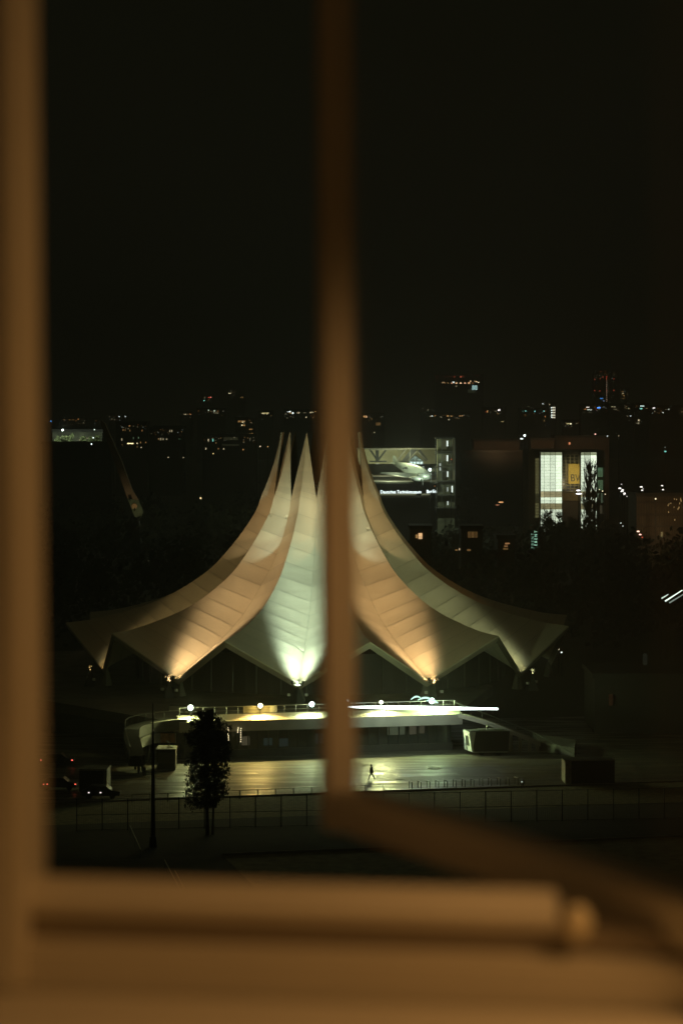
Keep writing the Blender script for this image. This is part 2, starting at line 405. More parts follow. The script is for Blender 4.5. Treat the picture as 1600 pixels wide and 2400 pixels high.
ramp([(x+.95, y-.4, z-1.3) for x, y, z in pth[6:]], 'ramp_wall', .25, 1.2, M_conc_dark)
for i in (8, 11, 14, 16, 17):
    x, y, z = pth[i]; A(MB().tube((x+.5, y, 0), (x+.5, y, z-1.2), .16, n=8).build('ramp_post', M_conc_dark))
m = MB()
for i in range(len(pth)-1): m.tube(Vector(pth[i])+Vector((-.8, 0, 1.0)), Vector(pth[i+1])+Vector((-.8, 0, 1.0)), .04, n=5)
for i in range(0, len(pth), 2): m.tube(Vector(pth[i])+Vector((-.8, 0, 0)), Vector(pth[i])+Vector((-.8, 0, 1.0)), .035, n=5)
A(m.build('ramp_railing', M_steel_d))
# right stair descending along the front, with square columns under it
s0 = L3(18.6, .1, 4.85); s1 = P(1266, 1748, 312); s1.z = 1.2
mid = [s0.lerp(s1, t) + Vector((0, 0, .55*math.sin(math.pi*min(1, t*1.0))*.6)) for t in (0, .15, .3, .45, .6, .75, .9, 1)]
M_step = mat('pale_concrete', (.5, .46, .36), .8, noise=(.4, .15))
ramp([tuple(v) for v in mid], 'stair_flight', 1.3, .55, M_step)
m = MB()
for px in (1196, 1218, 1240, 1258):
    x = (px-800)/F*312.5; t = (x-s0.x)/(s1.x-s0.x); z = s0.z+(s1.z-s0.z)*t - .35
    m2 = MB(); m2.box(x-.2, x+.2, 312.2, 312.8, 0, max(.4, z)); A(m2.build('stair_column', M_step))
m2 = MB(); a = s0 + Vector((-1.0, 2.0, .2)); b = P(1345, 1778, 306)
top = [a + Vector((0, 0, 1.1)), P(1130, 1690, 312) + Vector((0, 1, 1.0)), P(1250, 1735, 311)+Vector((0, 1, .9)), b + Vector((0, 0, .5))]
for i in range(3): m2.tube(top[i], top[i+1], .05, n=5)
for i in range(3):
    for t in (0, .33, .66): q = top[i].lerp(top[i+1], t); m2.tube(q, q-Vector((0, 0, 1.4)), .04, n=5)
A(m2.build('stair_railing', M_steel_d))
m2 = MB(); pA = [P(1262, 1752, 313), P(1345, 1778, 307)]
m2.prism([(pA[0].x, pA[0].y), (pA[1].x, pA[1].y), (pA[1].x+1, pA[1].y+8), (pA[0].x, pA[0].y+8)], 0, 1.1); A(m2.build('stair_block', M_conc_dark))
# glass side balustrade and back terrace clutter seen above the coping
m = MB(); 
for (px0, px1, y0, y1) in [(397, 470, 1655, 1682)]:
    c0 = P(px0, y1, 316); c1 = P(px1, y0, 316); m.box(c0.x, c1.x, 316, 318, 4.7, c1.z)
A(m.build('roof_hut', M_mid))

# --- uplight clusters on the feet, real spot lamps
FEET = {-64.5: ((1, .74, .34), 4200, .8), -34.5: ((1, .70, .39), 20000, 1), -4.5: ((.70, 1, .86), 36000, 1), 25.5: ((1, .67, .35), 23000, 1), 55.5: ((.85, .98, .60), 8000, 1), 85.5: (WARM, 1500, 1)}
fl = [('three-lamp floodlight cluster at the foot of the far left roof sail', -64.5), ('three-lamp floodlight cluster at the foot between the amber left sails', -34.5),
      ('three-lamp floodlight cluster at the middle foot below the pale green sail', -4.5), ('three-lamp floodlight cluster at the amber foot right of the mullion', 25.5),
      ('three-lamp floodlight cluster at the rightmost bright roof foot', 55.5)]
for label, th in fl:
    col, en_, w = FEET[th]
    p = pol(35.6, th, 0); root = empty('floodlight_cluster', (p.x, p.y, 0), R(th)); tag(root, label, 'floodlight', 'floodlight clusters at the roof feet')
    m = MB(); m.tube((0, 0, 4.7), (0, 0, 6.75), 1.0, .16, n=4); m.build('pedestal', M_black, root)
    m = MB(); m.tube((0, 0, 6.7), (0, 0, 7.05), .1, n=6); m.bar((-.72, 0, 7.05), (.72, 0, 7.05), .1)
    for x in (-.7, 0, .7): m.bar((x, 0, 7.05), (x, 0, 7.35), .08)
    m.build('crossbar', M_black, root)
    for x in (-.7, 0, .7):
        m = MB(); m.tube((x, .12, 7.55), (x, -.16, 7.32), .2, .14, n=8); m.build('lamp_head', M_black, root)
    m = MB(); m.box(-1.35, -1.0, -.1, .2, 5.6, 5.95); m.build('junction_box', M_white, root); MB().box(1.0, 1.35, -.1, .2, 5.6, 5.95).build('junction_box', M_white, root)
def uplight(th, col, e, tr, tz, size, blend, r0=36.3, z0=7.3, dth=0, dtt=0):
    return lamp('SPOT', pol(r0, th+dth, z0), e, col, pol(tr, th+dtt, tz), size, blend, .5, 'floodlight_beam')
GAIN = 1.0
for th, (col, e, w) in FEET.items():
    e *= GAIN
    uplight(th, col, e*.22, 22, 12.6, 60, 1.0, r0=37.8, z0=8.9)
    uplight(th, col, e*1.25, 15.0, 17.5, 40, 1.0, r0=40.0, z0=8.2)
    uplight(th, tuple(a_*b_ for a_, b_ in zip(col, (1.15, 1, .8))), e*.85, 14.5, 20.0, 50, 1.0, r0=36.2, z0=7.15)
    uplight(th, (.95, 1, .66) if col[1] < .9 else (.8, 1, .8), e*.018, 29, 10.6, 95, 1.0, r0=36.2, z0=8.2)

# ---------------------------------------------------------------- floodlights on the terrace rail
RAIL = [(449, 1664, (.8, 1, .72), 'cool white floodlight at the left end of the terrace rail', 1.35),
        (613, 1659, (1, .78, .38), 'warm yellow floodlight on the terrace rail left of the banner', 1.0),
        (734, 1657, (.72, 1, .86), 'cool white floodlight on the terrace rail right of the banner', 1.2),
        (897, 1650, (.85, 1, .72), 'small white floodlight on the rail just right of the mullion', .55),
        (1016, 1647, (.62, 1, .82), 'large pale green floodlight above the right part of the light bar', 1.5)]
for px, py, col, label, g in RAIL:
    x = (px-800)/F*308; a, b = toL((x, 308)); p = L3(a + .0, -1.15, 6.15)
    # keep it on the rail at the row seen in the photo
    a = (px-800)/F*(308 + (a)*.24) ; 
    t = (a - O.x)/ea.x; p = L3(t, -1.0, 6.35)
    root = empty('terrace_floodlight', (p.x, p.y, 0), ANG); pc_ = tuple(c_*w_ for c_, w_ in zip(col, (1.12, 1.0, .56))); tag(root, label, 'floodlight', 'floodlights along the terrace rail')
    MB().tube((0, 0, 5.2), (0, 0, 6.1), .04, n=6).build('bracket', M_black, root)
    MB().box(-.28, .28, -.1, .16, 6.16, 6.5).build('housing', M_black, root)
    MB().ball((0, -.17, 6.33), .30*(g**.5), (1, .6, 1)).build('lens', glow(col, 14), root)
    lamp('SPOT', p + en*.3 + Vector((0, 0, .0)), 13500*g, pc_, p + en*10 + Vector((0, 0, -6)), 150, .35, .12, 'terrace_beam')
    lamp('POINT', p + en*.55 + Vector((0, 0, .25)), 420*g*g*(3.2 if px > 1000 else 1), pc_, rad=.25, name='lamp_glare')
    lamp('SPOT', p + en*.3, 900*g, col, p + en*.5 + Vector((0, 0, -1.4)), 134, .15, .1, 'coping_beam')
# two low lamps beside
root = empty('terrace_floodlight', tuple(L3(4.2, -1.0)[:2]) + (0,)); tag(root, 'tiny white lamp close left of the small floodlight on the rail', 'floodlight', 'floodlights along the terrace rail')
MB().tube((0, 0, 5.2), (0, 0, 6.5), .04, n=6).build('bracket', M_black, root); MB().ball((0, -.1, 6.7), .26, (1.3, .6, .5)).build('lens', glow(WHITE, 8), root)
# long fluorescent light bar
b0 = P(815, 1657, 306.5); b1 = P(1166, 1661.5, 309.5)
m = MB(); n = 24; rows = []
for i in range(n+1):
    t = i/n; c = b0.lerp(b1, t); h = .07 + .17*math.sin(math.pi*min(1, (t*1.0))**.9)**.8 if 0 < t < 1 else .07
    if t > .5: h = max(h, .13)
    rows.append([m.bm.verts.new(c + Vector((0, .12*math.cos(a)*h/.2, h*math.sin(a)))) for a in [2*math.pi*j/8 for j in range(8)]])
for i in range(n):
    for j in range(8): m.bm.faces.new((rows[i][j], rows[i][(j+1) % 8], rows[i+1][(j+1) % 8], rows[i+1][j]))
m.bm.faces.new(rows[0]); m.bm.faces.new(rows[-1])
root = empty('light_bar', tuple(b0)); tag(root, 'long glowing white light bar in front of the terrace edge, right of the mullion', 'light bar')
o = m.build('tube', glow((.86, 1, .94), 6)); o.parent = root; o.location = -b0
m = MB()
for t in (.03, .25, .5, .75, .97):
    c = b0.lerp(b1, t); m.tube(c, (c.x, c.y+1.0, 5.0), .03, n=5)
o = m.build('bracket', M_black); o.parent = root; o.location = -b0
for t in (.0, .2, .4, .6): lamp('POINT', b0.lerp(b1, t) + Vector((0, -.6, -.3)), 200, (.7, 1, .8), rad=.3, name='light_bar_light')
# curved white highlights above the bar, put in as glowing streaks
rf = empty('highlight_streaks', tuple(P(985, 1650, 312))); tag(rf, 'curved pale highlights put in as glowing streaks above the light bar', 'highlight')
c0 = P(985, 1650, 312)
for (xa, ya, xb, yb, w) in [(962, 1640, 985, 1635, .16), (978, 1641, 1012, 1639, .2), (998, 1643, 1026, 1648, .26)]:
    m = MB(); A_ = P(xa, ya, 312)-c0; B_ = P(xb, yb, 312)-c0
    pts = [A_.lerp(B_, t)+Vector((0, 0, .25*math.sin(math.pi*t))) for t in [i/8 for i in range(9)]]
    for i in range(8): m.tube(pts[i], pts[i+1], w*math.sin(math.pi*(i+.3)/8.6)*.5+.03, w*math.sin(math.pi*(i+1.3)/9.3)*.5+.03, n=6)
    m.build('highlight_streak', glow((.62, 1, .8), 1.6), rf)

# banner on the rail
ban = empty('banner', tuple(L3(-8.9, -1.2)[:2]) + (0,), ANG); tag(ban, 'long pale banner with rows of small print hanging on the terrace rail', 'banner')
M_ban = mat('banner_sheet', (.3, .28, .17), .7, noise=(1.0, .12)); M_ban2 = mat('banner_panel', (.66, .68, .55), .7); M_ink = mat('banner_ink', (.06, .055, .03), .8)
MB().box(-.1, 3.3, -.05, 0, 5.4, 6.22).build('sheet', M_ban, ban)
MB().box(3.302, 4.2, -.05, 0, 5.42, 6.24).build('side_panel', M_ban2, ban)
m = MB()
for (z, x1, hh) in [(6.07, 3.2, .11), (5.86, 3.1, .07), (5.7, 1.6, .06), (5.5, .7, .05)]:
    x = .02
    while x < x1:
        w = random.uniform(.05, .2); m.box(x, x+w, -.062, -.051, z-hh/2, z+hh/2); x += w + random.uniform(.02, .07)
for z, x0 in [(6.12, 3.9), (5.95, 3.8), (5.78, 3.95), (5.58, 3.75)]: m.box(x0, 4.15, -.062, -.051, z-.035, z+.035)
m.build('small_print', M_ink, ban)
# string lights on the lobby glazing
for (px, y0, y1, n, lab) in [(535, 1706, 1734, 7, 'left string of warm fairy lights on the lobby front'), (558, 1706, 1716, 4, 'short middle string of warm fairy lights on the lobby front'), (565, 1707, 1738, 7, 'right string of warm fairy lights on the lobby front')]:
    c = P(px, y0, 305); root = empty('light_string', tuple(c)); tag(root, lab, 'fairy lights', 'strings of fairy lights on the lobby')
    cb = P(px, y1, 305) - c
    MB().tube((0, 0, .15), cb, .012, n=5).build('cable', M_black, root)
    m = MB()
    for i in range(n):
        q = cb*(i/(n-1)); m.ball(q + Vector((random.uniform(-.05, .05), -.04, 0)), .055, n=6)
    m.build('bulbs', glow((1, .82, .45), 3), root)

# ---------------------------------------------------------------- objects on the square
def obox(name, label, cat, px0, px1, ybase, h, depth, topm, facem, rz=0, extra=None):
    Y = gY(ybase); x0 = (px0-800)/F*Y; x1 = (px1-800)/F*Y; w = x1-x0
    root = empty(name, ((x0+x1)/2, Y, 0), rz); tag(root, label, cat)
    MB().box(-w/2, w/2, 0, depth, .12, h).build('body', facem, root)
    MB().box(-w/2-.06, w/2+.06, -.06, depth+.06, h+.002, h+.1).build('roof', topm, root)
    MB().box(-w/2+.1, w/2-.1, .1, depth-.1, 0, .118).build('skid', M_black, root)
    return root, w
k, w = obox('kiosk', 'dark kiosk with flat white roof and a hook on top, left of the tree', 'kiosk', 367, 411, 1807, 2.55, 3.0, M_white, M_box)
m = MB(); m.bar((.3, 1.4, 2.66), (.3, 1.4, 3.2), .12); m.bar((.3, 1.4, 3.2), (.0, 1.2, 3.5), .14); m.box(.1, .75, 1.0, 1.6, 2.66, 2.78); m.build('roof_bracket', M_steel, k)
m = MB(); m.box(-w/2+.15, w/2-.15, -.03, -.003, .9, 2.2); m.build('shutter', M_steel_d, k)
# board behind it
c = P(389, 1728, 306); root = empty('notice_board', (c.x, c.y, 0)); tag(root, 'orange-lit notice board standing behind the kiosk', 'notice board')
MB().box(-1.15, 1.15, 0, .1, 1.9, 3.1).build('panel', mat('orange_lit_panel', (.5, .22, .08), .7, noise=(1.5, .5)), root)  # orange light on the board put into the panel colour
m = MB(); m.bar((-1.05, .05, 0), (-1.05, .05, 1.9), .08); m.bar((1.05, .05, 0), (1.05, .05, 1.9), .08); m.build('post', M_steel_d, root)
MB().bar((1.22, .0, 1.9), (1.22, .0, 3.1), .05).build('edge_strip', M_white, root)
lamp('SPOT', (c.x, c.y-1.5, 3.9), 160, WARM, (c.x, c.y, 2.6), 80, 1, .1, 'board_light')
# show trailer
Y = gY(1771); x0 = (1106-800)/F*Y; x1 = (1190-800)/F*Y; L_ = x1-x0
tr = empty('box_trailer', (x0, Y, 0), R(5)); tag(tr, 'dark box trailer with pale slanted end and a pipe hoop on its roof', 'trailer')
m = MB(); z0, z1 = .45, 3.0; d = 2.6; sl = .25
vv = [(0, 0, z0), (L_, 0, z0), (L_, d, z0), (-.6, d, z0), (-.35, 0, z1), (L_+sl, 0, z1), (L_+sl, d, z1), (-.75, d, z1)]
b_ = [m.bm.verts.new(v) for v in vv]
for f in ((0, 1, 5, 4), (1, 2, 6, 5), (2, 3, 7, 6), (3, 0, 4, 7), (4, 5, 6, 7), (3, 2, 1, 0)): m.bm.faces.new([b_[i] for i in f])
m.build('body', M_box, tr)
m = MB(); m.poly([(-.05, -.02, z0), (-.40, -.02, z1), (-.80, d, z1), (-.65, d, z0)]); m.poly([(-.05, -.03, z0), (-.40, -.03, z1), (.45, -.03, z1), (.12, -.03, 1.1), (.25, -.03, z0)])
m.build('pale_end_panel', M_white, tr)
m = MB(); m.box(-.2, L_+.1, .1, .3, z1+.01, z1+.12); m.box(.9, L_-.6, .6, 1.6, z1+.01, z1+.2); m.build('roof_rack', M_steel, tr)
m = MB(); pts = [Vector((2.4+.55*math.cos(R(180-18*i)), .8, z1+.1+.75*math.sin(R(180-18*i)))) for i in range(11)]
for i in range(10): m.tube(pts[i], pts[i+1], .05, n=6)
m.build('roof_hoop', M_steel, tr)
m = MB(); m.bar((0, .05, .42), (L_, .05, .42), .1, .12); m.build('side_sill', M_white, tr)
for wx in (1.2, 3.4):
    m = MB(); m.tube((wx, .15, .34), (wx, .4, .34), .34, n=14); m.build('wheel', M_black, tr)
m = MB(); m.bar((-.55, .4, .5), (-.75, .4, 2.2), .08); m.bar((-.75, .4, 2.2), (-.55, .4, 2.5), .08); m.build('ladder_rail', M_steel_d, tr)
# containers
k, w = obox('shipping_container', 'dark container with brick-like left end painted pale as lit, at the right edge of the square', 'container', 1325, 1440, 1838, 2.6, 2.6, M_box, M_box, rz=R(4))
MB().box(-w/2-.12, -w/2-.065, -.05, 2.5, .15, 2.7).build('end_door', mat('painted_lit_end', (.42, .4, .3), .8, noise=(2, .3)), k)  # light on the left face put into a paler end panel
m = MB(); m.box(-w/2-.1, -w/2+.6, -.1, -.063, .1, 2.84); m.build('corner_post', mat('pale_post', (.36, .34, .25), .8, noise=(2.5, .35)), k)
MB().box(-w/2, w/2, -.14, -.064, 2.76, 2.86).build('top_rail', M_steel, k)
k, w = obox('storage_container', 'dark storage container with pale top edge painted as lit, at the far left', 'container', 186, 250, 1858, 2.6, 3.2, M_box, M_box, rz=R(-3))
MB().box(-w/2, w/2+.08, -.15, -.064, 2.5, 2.72).build('painted_lit_edge', mat('painted_lit_edge', (.35, .33, .22), .8, noise=(6, .8)), k)  # light along the top edge put in as a pale strip
MB().box(w/2-.3, w/2+.08, -.12, -.065, .3, 2.5).build('painted_lit_corner', mat('painted_lit_corner', (.25, .24, .15), .8, noise=(6, .8)), k)  # lit corner painted the same way, slightly darker
# repaired asphalt patches and a drain channel in the square
M_patch = mat('asphalt_patch', (.05, .045, .032), .55, noise=(2.5, .4), bump=.3)
for (px, py, w_, d_) in [(1110, 1808, 5.2, 6.0), (1000, 1826, 7.5, 2.2), (640, 1812, 4.0, 3.4), (560, 1845, 6.0, 2.0), (905, 1822, 2.6, 5.0)]:
    c = line_pt(px, py); m = MB(); m.poly([c+kd*-w_/2+kn*-d_/2+Vector((0, 0, .009)), c+kd*w_/2+kn*-d_/2+Vector((0, 0, .009)), c+kd*(w_/2+.4)+kn*d_/2+Vector((0, 0, .009)), c+kd*(-w_/2+.3)+kn*d_/2+Vector((0, 0, .009))])
    tag(m.build('asphalt_patch', M_patch), kind='structure')
m = MB(); a = line_pt(500, 1818); b = line_pt(1330, 1792); m.bar(a+Vector((0, 0, .012)), b+Vector((0, 0, .012)), .22, .012); tag(m.build('drain_channel', M_steel_d), kind='structure')
# bike hoops
rackY = []
NH = 13
def hoop():
    r = empty('bike_hoop'); m = MB(); m.tube((0, -.45, 0), (0, -.45, .78), .05, n=8); m.tube((0, .45, 0), (0, .45, .78), .05, n=8); m.build('upright', M_steel_d, r)
    MB().bar((0, -.5, .82), (0, .5, .82), .11, .08).build('top_bar', M_steel, r); return r
h0 = hoop()
for i in range(NH):
    px = 962 + i*20.6; py = 1849.5 - i*.9; o = h0 if i == 0 else copy_tree(h0)
    Y = gY(py); o.location = ((px-800)/F*Y, Y, 0); o.rotation_euler = (0, 0, R(20))
    tag(o, '%s steel bike hoop from the left in the row along the kerb' % ('second third fourth fifth sixth seventh eighth ninth tenth eleventh twelfth'.split()[i-1]) if 1 <= i <= NH-2 else ('leftmost steel bike hoop of the row along the kerb' if i == 0 else 'rightmost steel bike hoop of the row along the kerb'), 'bike rack', 'row of bike hoops')
# manhole
Ym_ = gY(1801); root = empty('manhole_cover', ((1017-800)/F*Ym_, Ym_, .006)); tag(root, 'pale round manhole cover glinting on the lit square above the bike hoops', 'manhole cover')
MB().torus((0, 0, .02), .75, .09, ax='Z', n=28).build('ring', M_white, root); m = MB(); m.tube((0, 0, .0), (0, 0, .02), .72, n=24); m.build('lid', M_steel_d, root)
# bicycle
Y = gY(1846); bx = (1225-800)/F*Y; bc = empty('bicycle', (bx, Y, 0), R(72)); tag(bc, 'parked bicycle right of the bike hoops with a small reflector', 'bicycle')
for x in (-.52, .52):
    w_ = MB().torus((x, 0, .34), .33, .03).build('wheel', M_black, bc); MB().torus((x, 0, .34), .29, .015).build('rim', M_steel, w_)
m = MB(); S = [(-.52, .34), (-.1, .3), (-.2, .8), (.38, .82), (.52, .34)]
for i, j in ((0, 1), (0, 2), (1, 2), (1, 3), (2, 3), (3, 4)): m.tube((S[i][0], 0, S[i][1]), (S[j][0], 0, S[j][1]), .025, n=6)
m.build('frame', M_steel_d, bc); m = MB(); m.tube((.36, -.28, 1.0), (.36, .28, 1.0), .02, n=6); m.tube((.38, 0, .8), (.36, 0, 1.0), .02, n=6); m.build('handlebar', M_steel, bc)
MB().box(-.33, -.08, -.08, .08, .86, .93).build('saddle', M_black, bc); MB().ball((-.6, 0, .75), .06, n=6).build('reflector', glow(WHITE, 1.5), bc)  # reflector glint put in as a glowing ball

# ---------------------------------------------------------------- fences
def fence(name, label, pxs, py_f, h, matl, mesh=True):
    pts = []
    for px in pxs: Y = gY(py_f(px)); pts.append(Vector(((px-800)/F*Y, Y, 0)))
    root = empty(name, tuple(pts[0])); tag(root, label, 'fence'); o0 = pts[0]
    for p in pts: MB().tube(p-o0, p-o0+Vector((0, 0, h)), .06, n=6).build('post', matl, root)
    m = MB()
    for i in range(len(pts)-1):
        for z in ([h-.05, h/2, .1] if mesh else [h-.03]): m.tube(pts[i]-o0+Vector((0, 0, z)), pts[i+1]-o0+Vector((0, 0, z)), .025, n=4)
    m.build('rail', matl, root)
    if mesh:
        m = MB()
        for i in range(len(pts)-1):
            d = pts[i+1]-pts[i]; n_ = int(d.length/.22)
            for j in range(1, n_): q = pts[i]-o0+d*(j/n_); m.bar(q+Vector((0, 0, .1)), q+Vector((0, 0, h-.05)), .008)
        m.build('wire_mesh', matl, root)
    return root
fence('mesh_fence', 'tall dark wire mesh fence running along the verge below the square', [300 + 59.8*i for i in range(-2, 23)], lambda px: 1952 - px*.021, 3.3, M_black)
fence('low_railing', 'low steel handrail along the kerb left of the mullion', [310 + 42*i for i in range(0, 15)], lambda px: 1886 - (px-250)*.042, 1.0, M_steel, mesh=False)
# stair railings at the bottom left
M_rl = mat('rail_glint_paint', (.6, .58, .4), .5)  # glint of the metal rails put into a pale colour
for (xa, ya, xb, yb, lab) in [(386, 2015, 434, 2108, 'thin pale stair handrail at the lower left, left one of the near pair'), (410, 2040, 441, 2100, 'brighter pale stair handrail at the lower left, right one of the near pair'), (305, 1935, 330, 1990, 'thin pale stair handrail further up at the lower left')]:
    a = P(xa, ya, gY(ya, 1.0)); b = P(xb, yb, gY(yb, 1.0)); root = empty('stair_handrail', (a.x, a.y, 0)); tag(root, lab, 'handrail', 'stair handrails at the lower left')
    o0 = Vector((a.x, a.y, 0)); MB().tube(a-o0, b-o0, .035, n=6).build('rail', M_rl, root)
    m = MB(); 
    for t in (0.02, .5, .98): q = a.lerp(b, t)-o0; m.tube(q, (q.x, q.y, 0), .03, n=6)
    m.build('post', M_steel_d, root)
# tall lamp mast, unlit
Y = 243; mx_ = (359-800)/F*Y; root = empty('light_mast', (mx_, Y, 0)); tag(root, 'tall thin unlit mast standing left of the dense tree', 'mast')
MB().tube((0, 0, 0), (0, 0, 14.2), .26, .07, n=10).build('pole', M_black, root); MB().tube((0, 0, 0), (0, 0, 1.0), .42, .36, n=10).build('base', M_black, root)
MB().tube((.0, 0, 12.9), (0, 0, 13.9), .085, .07, n=8).build('collar', M_steel, root)

# ---------------------------------------------------------------- person
def skin_obj(name, V, E, rad, matl, parent):
    me = bpy.data.meshes.new(name); me.from_pydata(V, E, []); o = bpy.data.objects.new(name, me); COL.objects.link(o); o.parent = parent
    sk = o.modifiers.new('skin', 'SKIN'); sk.use_smooth_shade = True
    for i, r in enumerate(rad): me.skin_vertices[0].data[i].radius = (r, r)
    me.skin_vertices[0].data[0].use_root = True
    o.modifiers.new('sub', 'SUBSURF').levels = 1; o.modifiers['sub'].render_levels = 1
    me.materials.append(matl); return o
Yp = gY(1827); pp = empty('person', ((870-800)/F*Yp, Yp, 0), R(10)); tag(pp, 'person in dark coat striding to the left across the lit square', 'person')
V = [(0, 0, .92), (0, 0, 1.15), (0.01, 0, 1.38), (-.01, 0, 1.50), (-.03, 0, 1.62),      # pelvis..head
     (0, -.09, .88), (-.2, -.09, .5), (-.33, -.09, .08), (-.45, -.1, .04),
     (0, .09, .88), (.14, .09, .5), (.42, .09, .12), (.33, .1, .03),
     (0, -.2, 1.38), (.08, -.25, 1.12), (.02, -.24, .88), (0, .2, 1.38), (-.1, .25, 1.12), (-.16, .24, .9), (-.03, 0, 1.72)]
E = [(0, 1), (1, 2), (2, 3), (3, 4), (0, 5), (5, 6), (6, 7), (7, 8), (0, 9), (9, 10), (10, 11), (11, 12), (2, 13), (13, 14), (14, 15), (2, 16), (16, 17), (17, 18), (4, 19)]
rad = [.14, .15, .15, .06, .10, .10, .07, .05, .04, .10, .07, .05, .04, .07, .055, .045, .07, .055, .045, .09]
skin_obj('body', V, E, rad, M_cloth, pp)
MB().ball((-.02, 0, 1.67), .125, (1, .95, 1.1)).build('hair', mat('dark_hair', (.02, .015, .01), .8), pp)
m = MB(); m.tube((.02, 0, .75), (0, 0, 1.45), .24, .17, n=12); m.build('coat', M_cloth, pp)

# ---------------------------------------------------------------- trees
def leaf_cloud(m, blobs, n, s, rnd):
    tot = sum(b[3]**2 for b in blobs)
    for (x, y, z, r, sz) in blobs:
        for _ in range(int(n*r*r/tot)):
            while True:
                v = Vector((rnd.uniform(-1, 1), rnd.uniform(-1, 1), rnd.uniform(-1, 1)))
                if v.length < 1 and v.length > .25*rnd.random(): break
            c = Vector((x + v.x*r, y + v.y*r, z + v.z*r*sz)); q = s*rnd.uniform(.6, 1.4)
            a = Vector((rnd.gauss(0, 1), rnd.gauss(0, 1), rnd.gauss(0, 1))).normalized(); b = a.orthogonal().normalized()
            m.poly([c-a*q, c+b*q*.6, c+a*q, c-b*q*.6])
rnd = random.Random(3)
Yt = 250; tx = (487-800)/F*Yt
tree = empty('dense_tree', (tx, Yt, 0)); tag(tree, 'dense dark leafy tree standing in front of the lobby, left of the mullion', 'tree')
m = MB(); m.tube((0, 0, 0), (-.1, 0, 4), .2, .15, n=8); m.tube((-.1, 0, 4), (.1, 0, 12), .15, .04, n=8)
for i in range(26):
    z = 3 + i*.33; a = rnd.uniform(0, 6.28); l = rnd.uniform(1, 1.9); m.tube((0, 0, z), (l*math.cos(a), l*math.sin(a), z+l*1.1), .06, .015, n=5)
m.tube((.5, .2, 0), (.6, .2, 5), .13, .08, n=7); m.build('trunk', M_bark, tree)
m = MB()
lobe = [(rnd.uniform(0, 6.28), rnd.uniform(3, 12.5), rnd.uniform(.55, 1.1)) for _ in range(26)]
for _ in range(2600):
    z = rnd.uniform(2.9, 12.5); a = rnd.uniform(0, 6.28)
    env = 2.15*min(1, (12.9-z)/2.6)**.5*min(1, (z-1.9)/2.0)**.5
    k_ = 1.0
    for (la, lz, lw) in lobe:
        k_ += .30*lw*math.exp(-((z-lz)/.7)**2)*math.cos(a-la)
    rr_ = env*k_*rnd.random()**.55
    if rnd.random() < (.42 if z < 8.2 else .38): continue
    c = Vector((rr_*math.cos(a)+.05, rr_*math.sin(a), z)); q = rnd.uniform(.12, .34)
    for _ in range(12):
        d = Vector((rnd.gauss(0, 1), rnd.gauss(0, 1), rnd.gauss(0, 1)))*q*.6; cc_ = c+d
        u = Vector((rnd.gauss(0, 1), rnd.gauss(0, 1), rnd.gauss(0, 1))).normalized(); w2 = u.orthogonal().normalized(); h_ = rnd.uniform(.06, .13)
        m.poly([cc_-u*h_, cc_+w2*h_*.6, cc_+u*h_, cc_-w2*h_*.6])
m.build('crown', M_leaf, tree)

def bare_tree(px, ybot, ytop, Y, wpx, label, nb=90, seed=1, upright=True):
    rn = random.Random(seed); b = P(px, ybot, Y); t = P(px, ytop, Y); h = t.z - max(0, b.z); base = max(0, b.z); w = wpx/F*Y/2
    root = empty('bare_tree', (b.x, Y, 0)); tag(root, label, 'tree', 'bare trees in front of the glass towers')
    th_ = .0016*Y/8
    MB().tube((0, 0, 0), (0, 0, base+h*.93), h*.018+.05, .04, n=6).build('trunk', M_bark, root)
    m = MB()
    for i in range(nb):
        z = base + h*rn.uniform(.04, .88); a = rn.uniform(0, 6.28); f = (1-(z-base)/h)
        l = (w*(.35+.9*f))*rn.uniform(.6, 1.1); up = l*rn.uniform(1.5, 4.2) if upright else l*rn.uniform(.2, 1)
        up = min(up, (base+h-z)*1.05); e = Vector((l*math.cos(a), l*math.sin(a), z+up)); m.tube((0, 0, z), e, th_, th_*.4, n=4)
        for _ in range(3):
            q = Vector((0, 0, z)).lerp(e, rn.uniform(.3, .9)); m.tube(q, q+Vector((rn.uniform(-.3, .3)*l, rn.uniform(-.3, .3)*l, l*rn.uniform(.2, 1.1))), th_*.5, th_*.2, n=3)
    m.build('branches', M_bark, root); return root

# ---------------------------------------------------------------- far buildings and lights
def building(name, label, px0, px1, ytop, Y, wins=(), m_wall=M_dark, depth=18, cat='building', roof=None, parts=None, group=None):
    a = P(px0, ytop, Y); b = P(px1, ytop, Y); cx_ = (a.x+b.x)/2; w = b.x-a.x
    root = empty(name, (cx_, Y, 0)); tag(root, label, cat, group)
    MB().box(-w/2, w/2, 0, depth, 0, a.z).build('wall', m_wall, root)
    e = max(.3, w*.01); MB().box(-w/2-e, w/2+e, -e, depth+e, a.z+.003, a.z+.5+.0005*Y).build('roof', M_dark, root)
    wins = list(wins)
    if name in ('far_block', 'high_rise', 'far_tower', 'apartment_block', 'office_block'):
        rq = random.Random(int(px0*7+px1)); hh_ = 14 if name != 'high_rise' else 40
        for _ in range(int((px1-px0)/5)):
            wins.append((rq.uniform(px0+2, px1-2), ytop + 3 + rq.random()**1.5*hh_, rq.choice((1.2, 1.6, 2.4)), rq.choice((1.2, 1.6)), rq.choice((WARM, CREAM, CREAM, ORANGE, WHITE)), rq.choice((.06, .1, .16, .3))))
    for (px, py, ww, hh, col, s) in wins:
        p = P(px, py, Y); q = ww/F*Y/2; r_ = hh/F*Y/2; s = s*math.exp(HAZE*Y*.75)*.85
        f = MB().box(p.x-cx_-q, p.x-cx_+q, -.25, -.003, p.z-r_, p.z+r_).build('window', glow(col, s), root)
    return root
